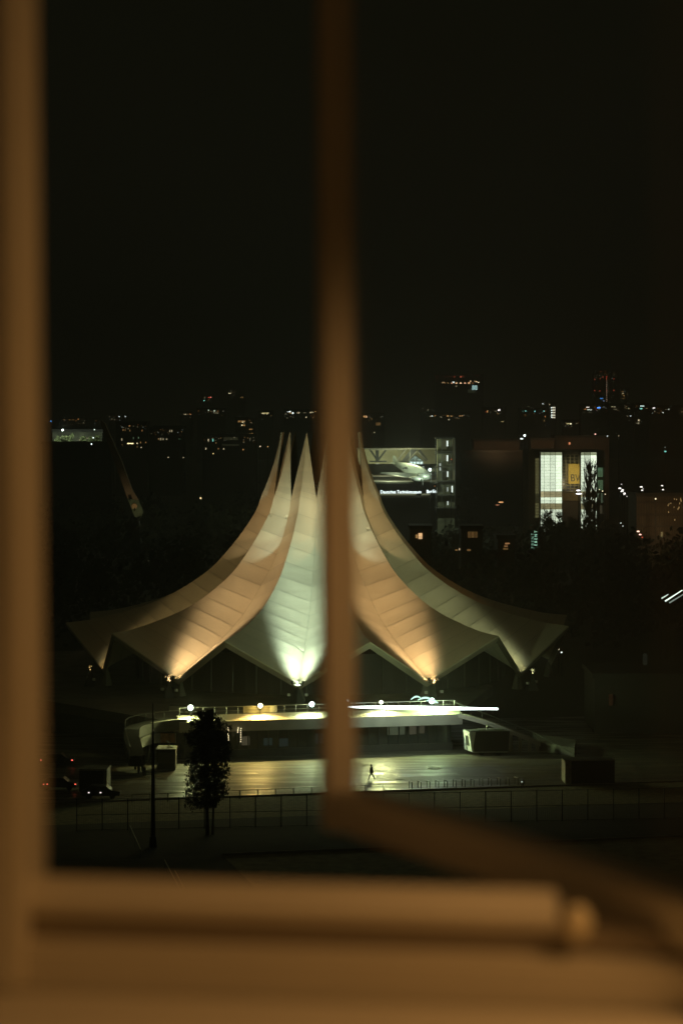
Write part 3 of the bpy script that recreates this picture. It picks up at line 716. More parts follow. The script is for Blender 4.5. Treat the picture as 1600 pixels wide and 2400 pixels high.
def light_pole(px, py, Y, size, col, s, label, group=None, real=0, stretch=1.0, name='street_lamp'):
    s = s*math.exp(HAZE*Y*.75)*.85; p = P(px, py, Y); root = empty(name, (p.x, Y, 0)); tag(root, label, 'street lamp', group)
    r_ = size/F*Y/2
    z = max(p.z, 1.0)
    MB().tube((0, .3, 0), (0, .3, z), .1, .06, n=5).build('pole', M_black, root)
    MB().ball((0, 0, z), r_, (stretch, 1, 1), n=8).build('lamp_head', glow(col, s), root)
    if real: lamp('SPOT', (p.x, Y-2.5, z+2.5), real*.35, col, (p.x, Y+14, z-5), 130, .6, .5, name='street_lamp_light')
    return root
WN = lambda *a: [a]
# left skyline
building('facade_block', 'low far facade washed pale green by floodlights at the far left', 124, 240, 1012, 1000, [(164, 1027, 2, 2, CYAN, 1.5), (136, 1029, 1.6, 1.6, CREAM, 1), (205, 1027, 1.5, 1.5, CREAM, .6), (130, 1035.6, 1.6, 1.6, CREAM, .9), (141, 1036, 1.5, 1.5, WARM, .7), (163, 1044, 3, 1.5, CREAM, .5), (187, 1031, 1.5, 1.5, CREAM, .8)], mat('dim_facade', (.13, .125, .08), .8, noise=(.25, .6)), depth=20)
light_pole(147.5, 1008, 985, 5, (.8, 1, .85), 6, 'bright greenish floodlight mast at the far left of the skyline', real=15000)
light_pole(222, 1007, 985, 2.6, (.8, 1, .8), 2.5, 'smaller green-white floodlight right of the bright one at the far left', real=4000)
light_pole(219, 1026, 960, 3, WHITE, 2.5, 'white street lamp below the pale far left facade, upper one', 'far street lamps at the left')
light_pole(215, 1040.6, 930, 3.2, WHITE, 2.5, 'white street lamp below the pale far left facade, lower one', 'far street lamps at the left')
building('dark_block', 'dark flat-roofed block standing in front of the pale lit far left facade', 100, 262, 1041, 940, [], M_dark, depth=12)
rn = random.Random(5)
tl = ['round lit tree at the left end of the pale facade', 'low lit tree below the brightest far left floodlight', 'lit tree right of the brightest far left floodlight', 'small dim lit tree in the middle of the pale facade', 'dim lit tree near the smaller far left floodlight', 'rightmost dim lit tree at the end of the pale facade']
for i, (px, yt, w_) in enumerate([(136, 1019, 9), (151, 1016, 14), (168, 1014, 11), (196, 1018, 11), (212, 1018, 12), (230, 1015, 10)]):
    p = P(px, yt, 990); root = empty('lit_tree', (p.x, 990, 0)); tag(root, tl[i], 'tree', 'lit trees at the far left'); w_ *= 1.3
    MB().tube((0, 0, 0), (0, 0, p.z-1), .3, .1, n=5).build('trunk', M_bark, root)
    r_ = w_/F*990/2; m = MB(); leaf_cloud(m, [(rn.uniform(-.6, .6)*r_, 0, p.z - r_ - rn.uniform(0, 2.6), r_*rn.uniform(.4, .75), 1.1) for _ in range(7)], 900, .28, rn); m.build('crown', M_leaf2, root)
B = building
B('far_block', 'far low block with a row of orange lamps left of the leaning shape', 140, 238, 982, 3200, [(120, 987, 2.5, 3, BLUE, 1.2), (184, 982, 2, 2, ORANGE, 1.6), (172, 984, 2, 1.5, WARM, .3), (164, 984, 2, 1.5, WARM, .3), (151, 984, 2.2, 2, WARM, .25)])
B('far_block', 'far block with two small white lights right of the leaning shape top', 255, 300, 973, 3000, [(280, 976, 2, 2, WHITE, 1.6), (294, 976, 2, 2, WHITE, 1.4), (263, 982, 1.5, 1.5, CREAM, .3)])
B('apartment_block', 'dark apartment block with warm windows and one bright yellow strip window', 272, 345, 992, 1300, [(304, 998, 3, 2.6, WARM, .3), (289, 1007.6, 2.5, 4, WARM, .18), (294, 1008, 2, 4, WARM, .12), (305, 1009, 1.6, 4, WARM, .2), (333.5, 1009, 1.8, 4, WARM, .22), (286, 1030, 1.8, 5, CREAM, .5), (306, 1039.4, 14, 2, (1, .8, .4), 2.5), (322, 1039, 2.6, 2.2, CREAM, 1.3), (330, 1037, 2.4, 4, WARM, .2), (342, 1037, 2.6, 3.6, WARM, .16), (331.5, 1048.6, 2, 2, CREAM, .9), (322, 1047, 2, 4, WARM, .12), (313, 1027, 1.4, 5, GREEN, .15), (325, 1026, 1.4, 4, GREEN, .22), (287, 1042, 1.6, 2, WARM, .2)])
B('apartment_block', 'dark long block with four warm windows in a row', 350, 430, 1003, 1300, [(398.5, 1010, 2, 5, CREAM, .35), (403, 1010, 2, 5, CREAM, .4), (372, 1029, 3, 4, WARM, .15), (377, 1029, 3.5, 5, CREAM, .3), (383, 1029, 2, 5, CREAM, .35), (391, 1029, 3, 4, CREAM, .25), (421, 1029, 6, 3, GREEN, .03)])
B('far_block', 'far roofline with a few warm dots and one red lamp', 422, 450, 968, 2600, [(432, 971, 2, 1.5, CREAM, .6), (435.5, 971, 2.4, 1.5, CREAM, .8), (440, 971, 1.2, 1.2, WARM, .3), (446, 970.5, 1.8, 1.5, ORANGE, .9)])
B('far_block', 'far pale hospital-like block with two white lamps above it', 462, 530, 960, 2200, [(489, 961.7, 2.2, 2, (.8, 1, .7), 1.2), (502.6, 963, 2.2, 2, (.8, 1, .7), 1.4), (507, 968, 10, 1.2, CREAM, .25), (495, 964, 5, 1, CREAM, .15)], M_mid)
B('far_tower', 'far dark tower with red and white dots at its top, left one of two', 474, 503, 928, 4200, [(478.5, 939, 2, 2, CYAN, 1.6), (480, 934, 1.5, 1.5, CYAN, .5), (489.6, 931.5, 2.2, 1.5, RED, 1.2), (494.6, 931.5, 2, 2, (1, .25, .2), 1.8), (488.5, 937.5, 1.5, 1.5, ORANGE, .7)], depth=60)
B('far_tower', 'far dark tower with a pair of white dots at its top', 534, 552, 915, 4200, [(537, 921.4, 1.8, 1.8, CREAM, 1.7), (540.5, 921.8, 1.8, 1.8, CREAM, 1.7), (541, 916.4, 1.2, 1.2, CREAM, .6), (545, 920, 1.5, 1, CREAM, .4), (549.5, 919, 1.5, 1, CREAM, .3)], depth=60)
B('far_tower', 'far dark slim tower with two tiny orange lamps', 560, 574, 927, 4200, [(565, 931.3, 1.6, 1.4, WARM, .7), (568.3, 931.3, 1.6, 1.4, WARM, .7)], depth=60)
B('apartment_block', 'dark stepped block with two short rows of orange windows', 552, 596, 982, 1700, [(560.5, 987.7, 5, 4, WARM, .3), (566.5, 987.7, 4, 4, WARM, .35), (572, 987.5, 4, 4, WARM, .3), (569, 989, 2.4, 2, CREAM, 1.8), (567.3, 996.5, 2.4, 2.4, CREAM, 1.8), (572, 996.8, 5, 4, WARM, .3), (586, 1006.2, 3.5, 3, WARM, .3), (590, 1006.2, 3, 3, WARM, .25), (586, 1016.5, 3, 2, WARM, .35), (591, 1016, 3, 2.4, WARM, .4)])
B('office_block', 'low dark office block with one yellow and one cyan window', 475, 600, 1022, 1100, [(488.7, 1031.5, 2.2, 5.5, CREAM, .6), (499.2, 1031.5, 2.2, 6.5, CYAN, .7), (482.7, 1051.6, 2, 4, CREAM, .7), (524.5, 1052, 2, 3, CREAM, .7), (512, 1051.6, 2, 3, WARM, .25), (570, 1053.5, 2.4, 3, WARM, .5), (541, 1028, 33, 7, (.8, .8, .4), .02), (540, 1043, 40, 4, (.8, .8, .4), .014), (586, 1031, 1.6, 2, CREAM, .2)])
B('far_block', 'far flat roof with a yellow lit strip, left of the tent tips', 606, 640, 966, 2400, [(621, 968.6, 15, 2.4, (1, .85, .35), .7), (616, 969, 4, 1.6, CREAM, 1.1), (629, 967.5, 1.6, 3, CREAM, .6), (625.5, 971, 2, 1.5, CREAM, .7)])
B('far_block', 'far roofline with bright white dots directly left of the mullion', 665, 760, 962, 2400, [(674.5, 965, 2.6, 1.6, WHITE, 1.1), (679, 964.7, 4, 2.6, WHITE, 2.2), (680, 968, 6, 1.4, WARM, .6), (686, 968, 4, 3, WHITE, 2.4), (697, 967.5, 2, 2, CREAM, 1), (700.5, 967.5, 2.2, 2, CREAM, 1.2), (713, 967.5, 1.6, 1.4, CREAM, .4), (716, 967.5, 1.6, 1.4, CREAM, .4), (728, 966.8, 5, 2, CREAM, .8), (733, 966.6, 2, 1.6, CREAM, .8), (739, 965, 2.2, 1.8, WARM, .8), (717.5, 978, 2, 2, CREAM, 1.3), (673, 980, 1.8, 1.8, CREAM, .3)])
for (px, py, s_, c_, l_) in [(609.5, 1046.3, 2.4, CREAM, 'warm white street lamp left of the tent tips, brighter of two'), (627.5, 1046.8, 2, WARM, 'dim orange street lamp left of the tent tips, right one of two'), (470.5, 1167.5, 4.2, (1, .75, .35), 'lone golden lamp in the dark park left of the tent'), (430, 1072.7, 1.6, CREAM, 'tiny lamp at the edge of the dark park, right of two'), (394.7, 1072, 1.6, CREAM, 'tiny lamp at the edge of the dark park, left of two'), (500, 1063, 2.4, (1, .8, .3), 'small yellow lamp below the low office block')]:
    light_pole(px, py, 1000 if py < 1100 else 900, s_, c_, 1.6, l_)
for (px, py, l_) in [(167, 1303.5, 'faint lone garden light left of the tent, far left one'), (348, 1314.5, 'tiny garden light left of the tent, left one of a close pair'), (360.5, 1314.5, 'tiny garden light left of the tent, right one of a close pair')]:
    light_pole(px, py, 600, 1.3, CREAM, .35, l_)

# leaning tapered shape with a disc, a guessed object
Ym = 640; ms = empty('leaning_shape', tuple(P(322, 1212, Ym))); tag(ms, 'dim leaning tapered shape with a round disc near its foot, at the left', 'mast')
o0 = P(322, 1212, Ym)
M_lean = mat('leaning_shape_brown', (.36, .26, .15), .7, noise=(.3, .2)); M_lean_f = mat('leaning_foot_green', (.14, .19, .10), .7, noise=(.5, .4))
def slab(name, q, th_, matl):
    m = MB(); f = [P(x, y, Ym)-o0 for x, y in q]; g = [v+Vector((0, th_, 0)) for v in f]
    n = len(f); a = [m.bm.verts.new(v) for v in f]; b = [m.bm.verts.new(v) for v in g]
    m.bm.faces.new(a); m.bm.faces.new(b[::-1])
    for i in range(n): m.bm.faces.new((a[i], b[i], b[(i+1) % n], a[(i+1) % n]))
    return m.build(name, matl, ms)
slab('shaft', [(236, 985), (246, 992), (285, 1080), (310, 1148), (325, 1172), (299, 1168), (275, 1100), (255, 1045), (238, 1000)], 1.6, M_lean)
slab('leaning_foot', [(299.2, 1168.5), (325.2, 1172.5), (336, 1200), (330, 1214), (316, 1212)], 1.6, M_lean_f)
m = MB(); c = P(315.5, 1186.5, Ym)-o0; m.tube(c+Vector((0, -.35, 0)), c+Vector((0, -.002, 0)), .72, n=20); m.build('disc', mat('amber_disc', (.75, .5, .24), .6), ms)
base = P(328, 1210, Ym); m = MB(); m.tube(Vector((0, .8, 0)), Vector((1.5, .8, -o0.z)), .5, n=8); m.build('support', M_black, ms)
lamp('SPOT', P(335, 1250, 628), 1300, (1, .8, .5), P(312, 1180, 640), 50, 1, .3, 'leaning_shape_light')

# right skyline
B('far_block', 'far dark block with a pair of orange windows just right of the mullion', 848, 900, 972, 2000, [(853.5, 976.5, 2.6, 4.5, WARM, 1.0), (858.5, 976.5, 2.4, 4.5, (1, .6, .3), 1.4), (886, 993.6, 11, 7, WARM, .12), (877, 1013.5, 1.8, 1.8, CREAM, 1.0)])
B('far_block', 'far dark block with scattered warm and white dots above the museum', 985, 1100, 970, 2200, [(1008.5, 975.5, 2.2, 2, CREAM, 1), (1012, 975, 2.2, 2.4, WHITE, 1.4), (1032, 976, 2.4, 1.8, CREAM, .25), (1048.7, 975, 4, 2.4, WARM, .9), (1057, 975, 4.5, 2, WARM, .5), (1051, 983.4, 2.2, 2.2, CREAM, 1), (1077, 975, 2.6, 2.4, WARM, .6), (1082.5, 974.5, 3, 2, WARM, .7), (961, 957, 2, 1.5, CREAM, .4), (991, 957.5, 1.6, 1.5, CREAM, .4), (1002, 960.5, 2, 1.5, CREAM, .4)])
tw = B('observation_tower', 'distant tower top with a row of orange lamps and a square white sign', 1020, 1132, 880, 3000,
  [(1049, 898, 2.6, 2, WARM, .7), (1058, 898, 3.4, 2.6, (1, .5, .25), 1.0), (1069, 898, 4.2, 3, (1, .6, .3), 1.6), (1078.7, 898, 4, 3.2, (1, .65, .35), 1.8), (1088.5, 898, 4, 3, (1, .55, .28), 1.4), (1098.5, 897.6, 5, 3, (1, .55, .25), 1.4), (1037, 897, 2.2, 2, (1, .65, .3), .9), (1040, 896, 3, 1.6, (1, .65, .3), .7), (1041.5, 898.5, 2, 2, ORANGE, .5), (1062, 896, 3, 2.4, WHITE, 3), (1102, 893.5, 3, 2, (1, .7, .35), 1.5), (1107, 898, 2, 2, ORANGE, .5), (1112.5, 893, 4, 2, (1, .65, .3), 1.2), (1116, 894.5, 3, 2, (1, .7, .35), 1.4), (1120, 896, 3.5, 2, CREAM, 1.8), (1064.5, 883, 2.2, 3, RED, .5), (1079.5, 883, 3, 2.6, (1, .2, .08), .8), (1084, 883, 9, 1, RED, .2), (1052, 883, 30, 1, RED, .05), (1068.5, 905, 4, 3, CREAM, .18), (1024, 884, 3, 10, RED, .02), (1118, 881, 10, 1, RED, .1)], depth=40)
MB().box(*(lambda p, c: (p.x-c-3.2, p.x-c+3.2, -1.2, -.5, p.z-2.8, p.z+2.8))(P(1111.4, 908.4, 3000), P(1076, 0, 3000).x)).build('lit_sign', glow((.6, 1, .95), 1.6), tw)
MB().box(*(lambda p, c: (p.x-c-4.6, p.x-c+4.6, -.45, -.3, p.z-2.2, p.z+2.2))(P(1104.5, 916.5, 3000), P(1076, 0, 3000).x)).build('lit_pane', glow((.6, .7, .4), .07), tw)
B('far_block', 'far dark block with a bright white lamp left of the green dot row', 1130, 1185, 958, 2400, [(1141.5, 964, 1.5, 6, WARM, .7), (1138, 965, 2, 4, RED, .15), (1165, 957, 2, 2, WHITE, .9), (1168.6, 961.3, 5, 3.6, (1, .95, .9), 2), (1166, 969.5, 5, 1.5, WARM, .2), (1176, 988, 7, 1.8, (.9, .75, .3), .4)])
B('far_block', 'far dark block with three turquoise dots in a row', 1215, 1284, 960, 2500, [(1224.5, 964, 1.2, 1.2, CYAN, .5), (1231, 963.8, 2.4, 2.2, CYAN, 1.3), (1252.3, 963.8, 2.4, 2.2, CYAN, 1.2), (1274, 963.5, 2.4, 2.2, CYAN, 1.3), (1238, 953, 5, 1, CREAM, .12), (1277, 977, 2, 2, ORANGE, .8), (1274, 986, 2, 3, WARM, .35)])
B('high_rise', 'slim far high-rise with five stacked bright window strips', 1284, 1303, 946, 2500, [(1271, 946.3, 2.6, 2.4, WHITE, 1.2), (1287, 948.5, 1.8, 1.8, CREAM, .8)] + [(1296.5, y, 7.5, 3, (1, .95, .7), 1.0) for y in (955.4, 961.2, 966.8, 973, 978.4)] + [(1291.5, y, 2.4, 2.6, WHITE, 2) for y in (955.6, 962, 967.2, 973, 977.5)])
B('far_block', 'far dark block with white streak lamps and a small blue lamp', 1360, 1425, 950, 2400, [(1370, 959, 4, 1.6, ORANGE, 1), (1376.5, 954.5, 7, 2.2, (1, .9, .8), 1.3), (1380, 960.6, 10, 2, (.85, 1, .85), 1), (1382, 967, 9, 1, CREAM, .12), (1402, 955.7, 8, 2.6, (.1, .35, 1), 2.5), (1395.5, 959, 1.6, 1.6, RED, .7)])
hr = B('high_rise', 'dark far high-rise crowned with red warning lamps and a vertical dotted line', 1392, 1450, 871, 3200,
  [(x, y, 1.8, 1.8, RED, .8) for x, y in [(1407, 870.6), (1417.3, 870.2), (1438, 869.5), (1449, 868.7), (1393, 888.7), (1405.4, 888.3), (1411.8, 883.2), (1420.6, 883.4), (1420, 888.3), (1437.3, 887.8), (1392.6, 915.8), (1405, 915.8), (1421.2, 915.4), (1437.5, 915.3)]]
  + [(1420.7, 893 + i*4.3, 1.6, 2, (1, .7, .45), .4) for i in range(12)] + [(1408.5, 933.7, 7, 2, BLUE, .9), (1413.8, 939.7, 3, 2, (.4, .6, 1), .5)], depth=30)
B('high_rise', 'dim far high-rise with a few golden windows right of the red-lamped tower', 1452, 1474, 912, 3200, [(1458.8, 921.8, 3, 2, CREAM, .8), (1461, 927, 3, 1.6, WARM, .6), (1457, 917, 8, 1, WARM, .15), (1460, 933.5, 9, 1.2, WARM, .14), (1456, 925, 3, 1.4, WARM, .3), (1469, 923, 3, 1, WARM, .12)], depth=30)
B('far_block', 'far dark block with dim golden streaks below the red-lamped tower', 1428, 1482, 948, 2400, [(1434, 953.4, 5, 2, (.9, .8, .4), .4), (1439.5, 953.6, 3, 2, CREAM, .5), (1440, 959, 8, 1.2, CREAM, .15), (1472, 957.3, 3, 2.4, (.8, .9, .5), .4), (1476.4, 975, 2.6, 2.4, WHITE, 1.0), (1469, 975.5, 2, 1.6, CREAM, .3)])
B('far_block', 'far dark block with a white and a turquoise lamp stacked', 1485, 1520, 948, 2400, [(1503.6, 951.5, 10, 2, (.75, 1, .9), 1.3), (1501, 957.7, 6, 3, CYAN, 1), (1514, 957, 5, 1, WARM, .2), (1495.4, 985, 3.6, 3.6, CREAM, 1), (1493, 991.5, 9, 1.4, CREAM, .2), (1495.2, 992, 2.6, 4, CREAM, .35)])
B('far_block', 'far dark block with three separate white dots at the right edge', 1522, 1600, 953, 2400, [(1531, 956.2, 5, 3, (1, .95, .9), 1.4), (1533, 964, 3, 2, CREAM, .15), (1552, 966.7, 3.6, 2.2, (.9, 1, .8), .8), (1565.6, 959.3, 2.4, 2.2, (.9, 1, .8), .8)])
B('far_block', 'dark mid-distance block with a short yellow lit strip', 1320, 1356, 988, 1600, [(1331, 993, 9, 2.2, (1, .9, .4), .7), (1336.5, 993.6, 3.4, 3, (1, .95, .6), 1.6), (1350, 993, 3, 1.4, CREAM, .2)])
B('brick_hall', 'long low dim brown hall left of the lit glass towers', 1110, 1217, 1035, 1000, [], M_brick)
B('brick_hall', 'dim brown hall directly behind the left glass tower', 1243, 1298, 1032, 1000, [], M_brick)
B('brick_hall', 'dim brown hall behind the right glass tower with one orange lamp', 1300, 1426, 1026, 1010, [(1333.4, 1039.2, 3.6, 5, (1, .35, .15), 1)], M_brick)
B('dark_block', 'dark block hiding the foot of the brown hall left of the glass towers', 1080, 1236, 1062, 950, [], M_dark, depth=12)
for x in (1160, 1270, 1370): lamp('SPOT', P(x, 1035, 940) + Vector((0, 0, 2)), 7000, (1, .6, .3), P(x, 1045, 1000), 120, 1, .5, 'hall_light')
LP = [(1228.6, 1020.6, 5.5, WHITE, 4, 'bright white street lamp above the brown halls, left of the glass towers', 1), (1221.5, 1028.3, 4, WHITE, 1.6, 'short white lamp streak just below the bright street lamp', 2), (1394, 1017.7, 3.2, (1, .55, .4), 2, 'orange-pink lamp on the horizon above the right glass tower', 1),
      (1422.4, 1022, 2.4, WHITE, 1.6, 'thin white street lamp with lit pole right of the glass towers', 1), (1448.7, 1021.4, 1.8, CREAM, .7, 'small dim street lamp further right of the thin white one', 1),
      (1558, 1058, 3.4, CYAN, .9, 'turquoise lamp at the right edge above the dark slatted block', 1.8), (1557.5, 1048.5, 1.8, WHITE, .6, 'tiny lamp above the turquoise lamp at the right edge', 1),
      (1050, 1208, 1.6, CREAM, .7, 'tiny lamp below the museum stair tower, upper one', 1), (1050, 1219.5, 3, CREAM, 1.2, 'small warm lamp below the museum stair tower, lower one', 1)]
for (px, py, s_, c_, st, l_, sc_) in LP: light_pole(px, py, 900, s_, c_, st, l_, stretch=sc_)
for i, (px, py, w_, h_) in enumerate([(1451.4, 1144.4, 7, 3.2), (1457.8, 1148.5, 6.4, 3), (1456.6, 1151.8, 7, 2.6), (1462.4, 1156, 6, 2.6), (1461.8, 1159, 4.5, 2.2), (1455.2, 1135, 3.4, 1.8), (1468.2, 1163.4, 3.6, 1.8)]):
    light_pole(px, py, 760+i*2, h_, (1, .96, .88), 2.4 if w_ > 4 else .8, 'white lamp in the slanting row left of the slatted block, %s' % ['largest at its left', 'just right of the largest', 'third from the left', 'fourth down the slope', 'fifth down the slope', 'faint one on top', 'faint one at the bottom'][i], 'slanting street lamp rows', stretch=w_/h_)
for i, (px, py, w_, h_, s_) in enumerate([(1501.4, 1141.2, 7, 3, 2.2), (1503.3, 1149.4, 5.4, 3, 2.4), (1505.8, 1145.7, 3.4, 1.6, .8), (1508.6, 1154, 2.6, 1.8, .6)]):
    light_pole(px, py, 760+i*2, h_, (1, .96, .88), s_, 'white lamp in the middle slanting group above the slatted block, %s' % ['topmost', 'large lower one', 'small one between', 'small lowest one'][i], 'slanting street lamp rows', stretch=w_/h_)
for i, (px, py, w_, h_, s_) in enumerate([(1550.4, 1138.3, 5.6, 2.4, 1.8), (1552, 1147.6, 5.6, 2.6, 2.0), (1555.2, 1151.8, 3.6, 1.8, .9)]):
    light_pole(px, py, 760+i*2, h_, (1, .94, .85), s_, 'white lamp in the right slanting group above the slatted block, %s' % ['topmost', 'middle one', 'small lowest one'][i], 'slanting street lamp rows', stretch=w_/h_)
for (px, py, w_, h_, c_, s_, l_) in [(1494.4, 1245.4, 6.6, 3.6, (1, .62, .45), 2.6, 'pinkish lamp below the slatted block, upper one of three'), (1499, 1252.7, 6.4, 3.4, (1, .5, .4), 2.4, 'pinkish lamp below the slatted block, middle one of three'), (1504, 1259.4, 4, 2.4, RED, .8, 'red lamp below the slatted block, lowest of three'),
      (1453.8, 1226, 3.6, 2.2, WHITE, 1, 'small white lamp left of the pinkish lamps, upper one'), (1458.6, 1233, 3.6, 2, WHITE, .8, 'small white lamp left of the pinkish lamps, lower one'), (1535.2, 1169.2, 3.8, 3.4, CREAM, 1.8, 'round cream lamp on the slatted block roof'),
      (1461, 1285, 4, 4, (1, .7, .3), .6, 'golden lamp in the dark below the street lamps'), (1440.6, 1327.7, 2.2, 2.6, CREAM, .8, 'low garden lamp at right, first from the left of four'), (1481.6, 1327.4, 3.2, 3.2, WHITE, 2, 'bright low garden lamp at right, second from the left of four'), (1521, 1328.4, 2, 2, CREAM, .8, 'low garden lamp at right, third from the left of four'), (1560.5, 1330, 2.8, 2.4, CREAM, 1, 'low garden lamp at right, last of four'),
      (1308, 1521.6, 3.6, 3.6, (1, .9, .6), 2, 'small lamp beside the right roof foot, left one'), (1315, 1528.8, 3.6, 3.6, WHITE, 2, 'small lamp beside the right roof foot, right one')]:
    light_pole(px, py, min(700, gY(py, 4.0)), h_, c_, s_, l_, stretch=w_/h_)
# slatted block on the right
sb = B('slatted_block', 'dim brown block with vertical slats on three floors at the right edge', 1490, 1600, 1162, 720, [], M_mid, depth=20)
p0 = P(1490, 1162, 720); p1 = P(1600, 1255, 720); cx_ = (p0.x+p1.x)/2; m = MB()
for f, (ya, yb) in enumerate([(1165, 1175), (1179, 1203), (1209, 1231), (1236, 1255)]):
    za = P(0, ya, 720).z; zb = max(P(0, yb, 720).z, .2); x = p0.x-cx_+.2
    while x < p1.x-cx_-.2:
        m.box(x, x+.12, -.5, -.26, zb, za); x += .48
m.build('slats', mat('timber_slats', (.3, .22, .12), .8, noise=(.4, .4)), sb)
m = MB()
for y in (1177, 1206, 1233): z = P(0, y, 720).z; m.box(p0.x-cx_, p1.x-cx_, -.6, -.003, z-.16, z+.16)
m.build('floor_band', M_mid, sb)
rn = random.Random(9)
for i in range(16):
    px = rn.uniform(1560, 1598); py = rn.uniform(1168, 1222); p = P(px, py, 720)
    MB().box(p.x-cx_-.08, p.x-cx_+.08, -.7, -.62, p.z-rn.uniform(.1, .35), p.z+.15).build('lit_slit', glow((1, .65, .25), .5), sb)
MB().box(*(lambda p: (p.x-cx_-.3, p.x-cx_+.3, -.7, -.62, p.z-.9, p.z+.6))(P(1549, 1251, 720))).build('doorway', glow((1, .75, .3), .18), sb)
lamp('SPOT', P(1545, 1240, 690), 5200, (1, .62, .3), P(1545, 1200, 720), 130, 1, .4, 'slat_light')
# blocks with orange windows near the tent
B('low_house', 'low dark house with two bright orange windows close to the right tent flank', 962, 1010, 1240, 560, [(984.5, 1253.5, 9, 8, (1, .6, .28), 1.1), (984.5, 1260.5, 8.5, 5, (1, .62, .3), .9), (976, 1257, 5, 8, WARM, .35)], M_mid, depth=10)
B('low_house', 'low dark house with dim orange grid windows', 1080, 1130, 1240, 560, [(1099, 1253, 7, 14, WARM, .08), (1107, 1253, 7, 14, WARM, .1), (1115, 1253, 6, 14, WARM, .07), (1069, 1289, 6, 3, WARM, .2), (1076, 1287, 3, 5, (1, .7, .4), .5), (1098, 1289, 8, 4, WARM, .15)], M_mid, depth=10)
B('low_house', 'low dark house with one warm stack of window strips', 1165, 1205, 1262, 560, [(1188, 1274, 11, 4, (1, .5, .2), .3), (1186, 1280, 12, 3, (1, .5, .2), .25), (1184, 1286, 11, 4, WARM, .14)], M_mid, depth=10)
light_pole(1173, 1177, 800, 3, (1, .5, .2), 1.2, 'orange lamp streak in the dark right of the museum, upper one', stretch=4)
light_pole(1165, 1183.5, 790, 2.6, (1, .4, .2), .4, 'dimmer orange lamp streak in the dark right of the museum, lower one', stretch=4)

# ---------------------------------------------------------------- museum with the hanging aeroplane
Yq = 700
def pr(px, py, Y=Yq): return P(px, py, Y)
mus = empty('museum', (pr(975, 0).x, Yq, 0)); tag(mus, 'museum hall with pale lit truss roof behind the right flank of the tent', 'museum'); mo = Vector((pr(975, 0).x, Yq, 0))
def mb_box(px0, px1, y0, y1, dY0, dY1, name, matl, par=None, org=None):
    a = P(px0, y1, Yq)-mo; b = P(px1, y0, Yq)-mo
    return MB().box(a.x, b.x, dY0, dY1, max(a.z, 0), b.z).build(name, matl, mus if par is None else par)
mb_box(840, 1062, 1118, 1400, 6, 34, 'lower_hall', mat('museum_wall', (.045, .035, .025), .8, noise=(.1, .3)))
mb_box(840, 1030, 1056, 1092, 30, 34, 'back_wall', mat('pale_museum_wall', (.5, .46, .3), .8, noise=(.2, .15)))
mb_box(836, 1050, 1050, 1053, -1, 34, 'roof_slab', M_conc_dark)
m = MB()
for (xa, ya, xb, yb, w_) in [(866, 1052, 884, 1079, .5), (884, 1052, 884, 1082, .9), (907, 1052, 886, 1079, .5), (952, 1052, 930, 1082, .5), (968, 1054, 944, 1084, .9), (976, 1052, 955, 1080, .6), (982, 1056, 1000, 1080, .9), (928, 1082, 958, 1082, .4), (866, 1082, 906, 1082, .4)]:
    a = pr(xa, ya)-mo; b = pr(xb, yb)-mo; m.bar(a+Vector((0, 4, 0)), b+Vector((0, 4, 0)), w_, w_)
m.build('roof_truss', M_black, mus)
m = MB()
for (xa, ya, xb, yb) in [(931, 1081, 952, 1055), (957, 1082, 976, 1060), (979, 1060, 998, 1079), (868, 1056, 945, 1056)]:
    a = pr(xa, ya)-mo; b = pr(xb, yb)-mo; m.bar(a+Vector((0, 3.0, .2)), b+Vector((0, 3.0, .2)), .25, .25)
m.build('pale_beam', M_conc, mus)
# lit gable window
m = MB(); q = [pr(958, 1088)-mo, pr(993, 1088)-mo, pr(993, 1081)-mo, pr(974, 1067)-mo, pr(958, 1081)-mo]; m.poly([v+Vector((0, 8, 0)) for v in q]); gb = m.build('gable_window', glow((.62, .9, .65), .28), mus)
for x in (962, 970, 978, 986): mb_box(x, x+6, 1083, 1089, 7.4, 7.7, 'window_pane', glow((.75, 1, .9), 1.3))
for x, y in ((968, 1077), (974, 1074), (980, 1077), (974, 1080), (985, 1079)): mb_box(x-1.5, x+1.5, y-1.2, y+1.2, 7.4, 7.7, 'window_pane', glow((.75, 1, .85), .8))
m = MB()
for (xa, ya, xb, yb) in [(958, 1081, 974, 1067), (974, 1067, 993, 1081), (958, 1082, 993, 1082), (966, 1076, 974, 1082), (974, 1082, 982, 1074)]:
    m.bar(pr(xa, ya)-mo+Vector((0, 7, 0)), pr(xb, yb)-mo+Vector((0, 7, 0)), .18)
m.build('glazing_bar', M_black, mus)
for x0_, x1_, y_ in [(949, 956, 1087), (949, 957, 1092), (960, 976, 1093), (990, 994, 1094.5)]: mb_box(x0_, x1_, y_-.9, y_+.9, 2, 2.3, 'light_strip', glow(WHITE, .9))
mb_box(880, 889, 1086.5, 1088, 2, 2.3, 'light_strip', glow((.8, .9, .6), .5))
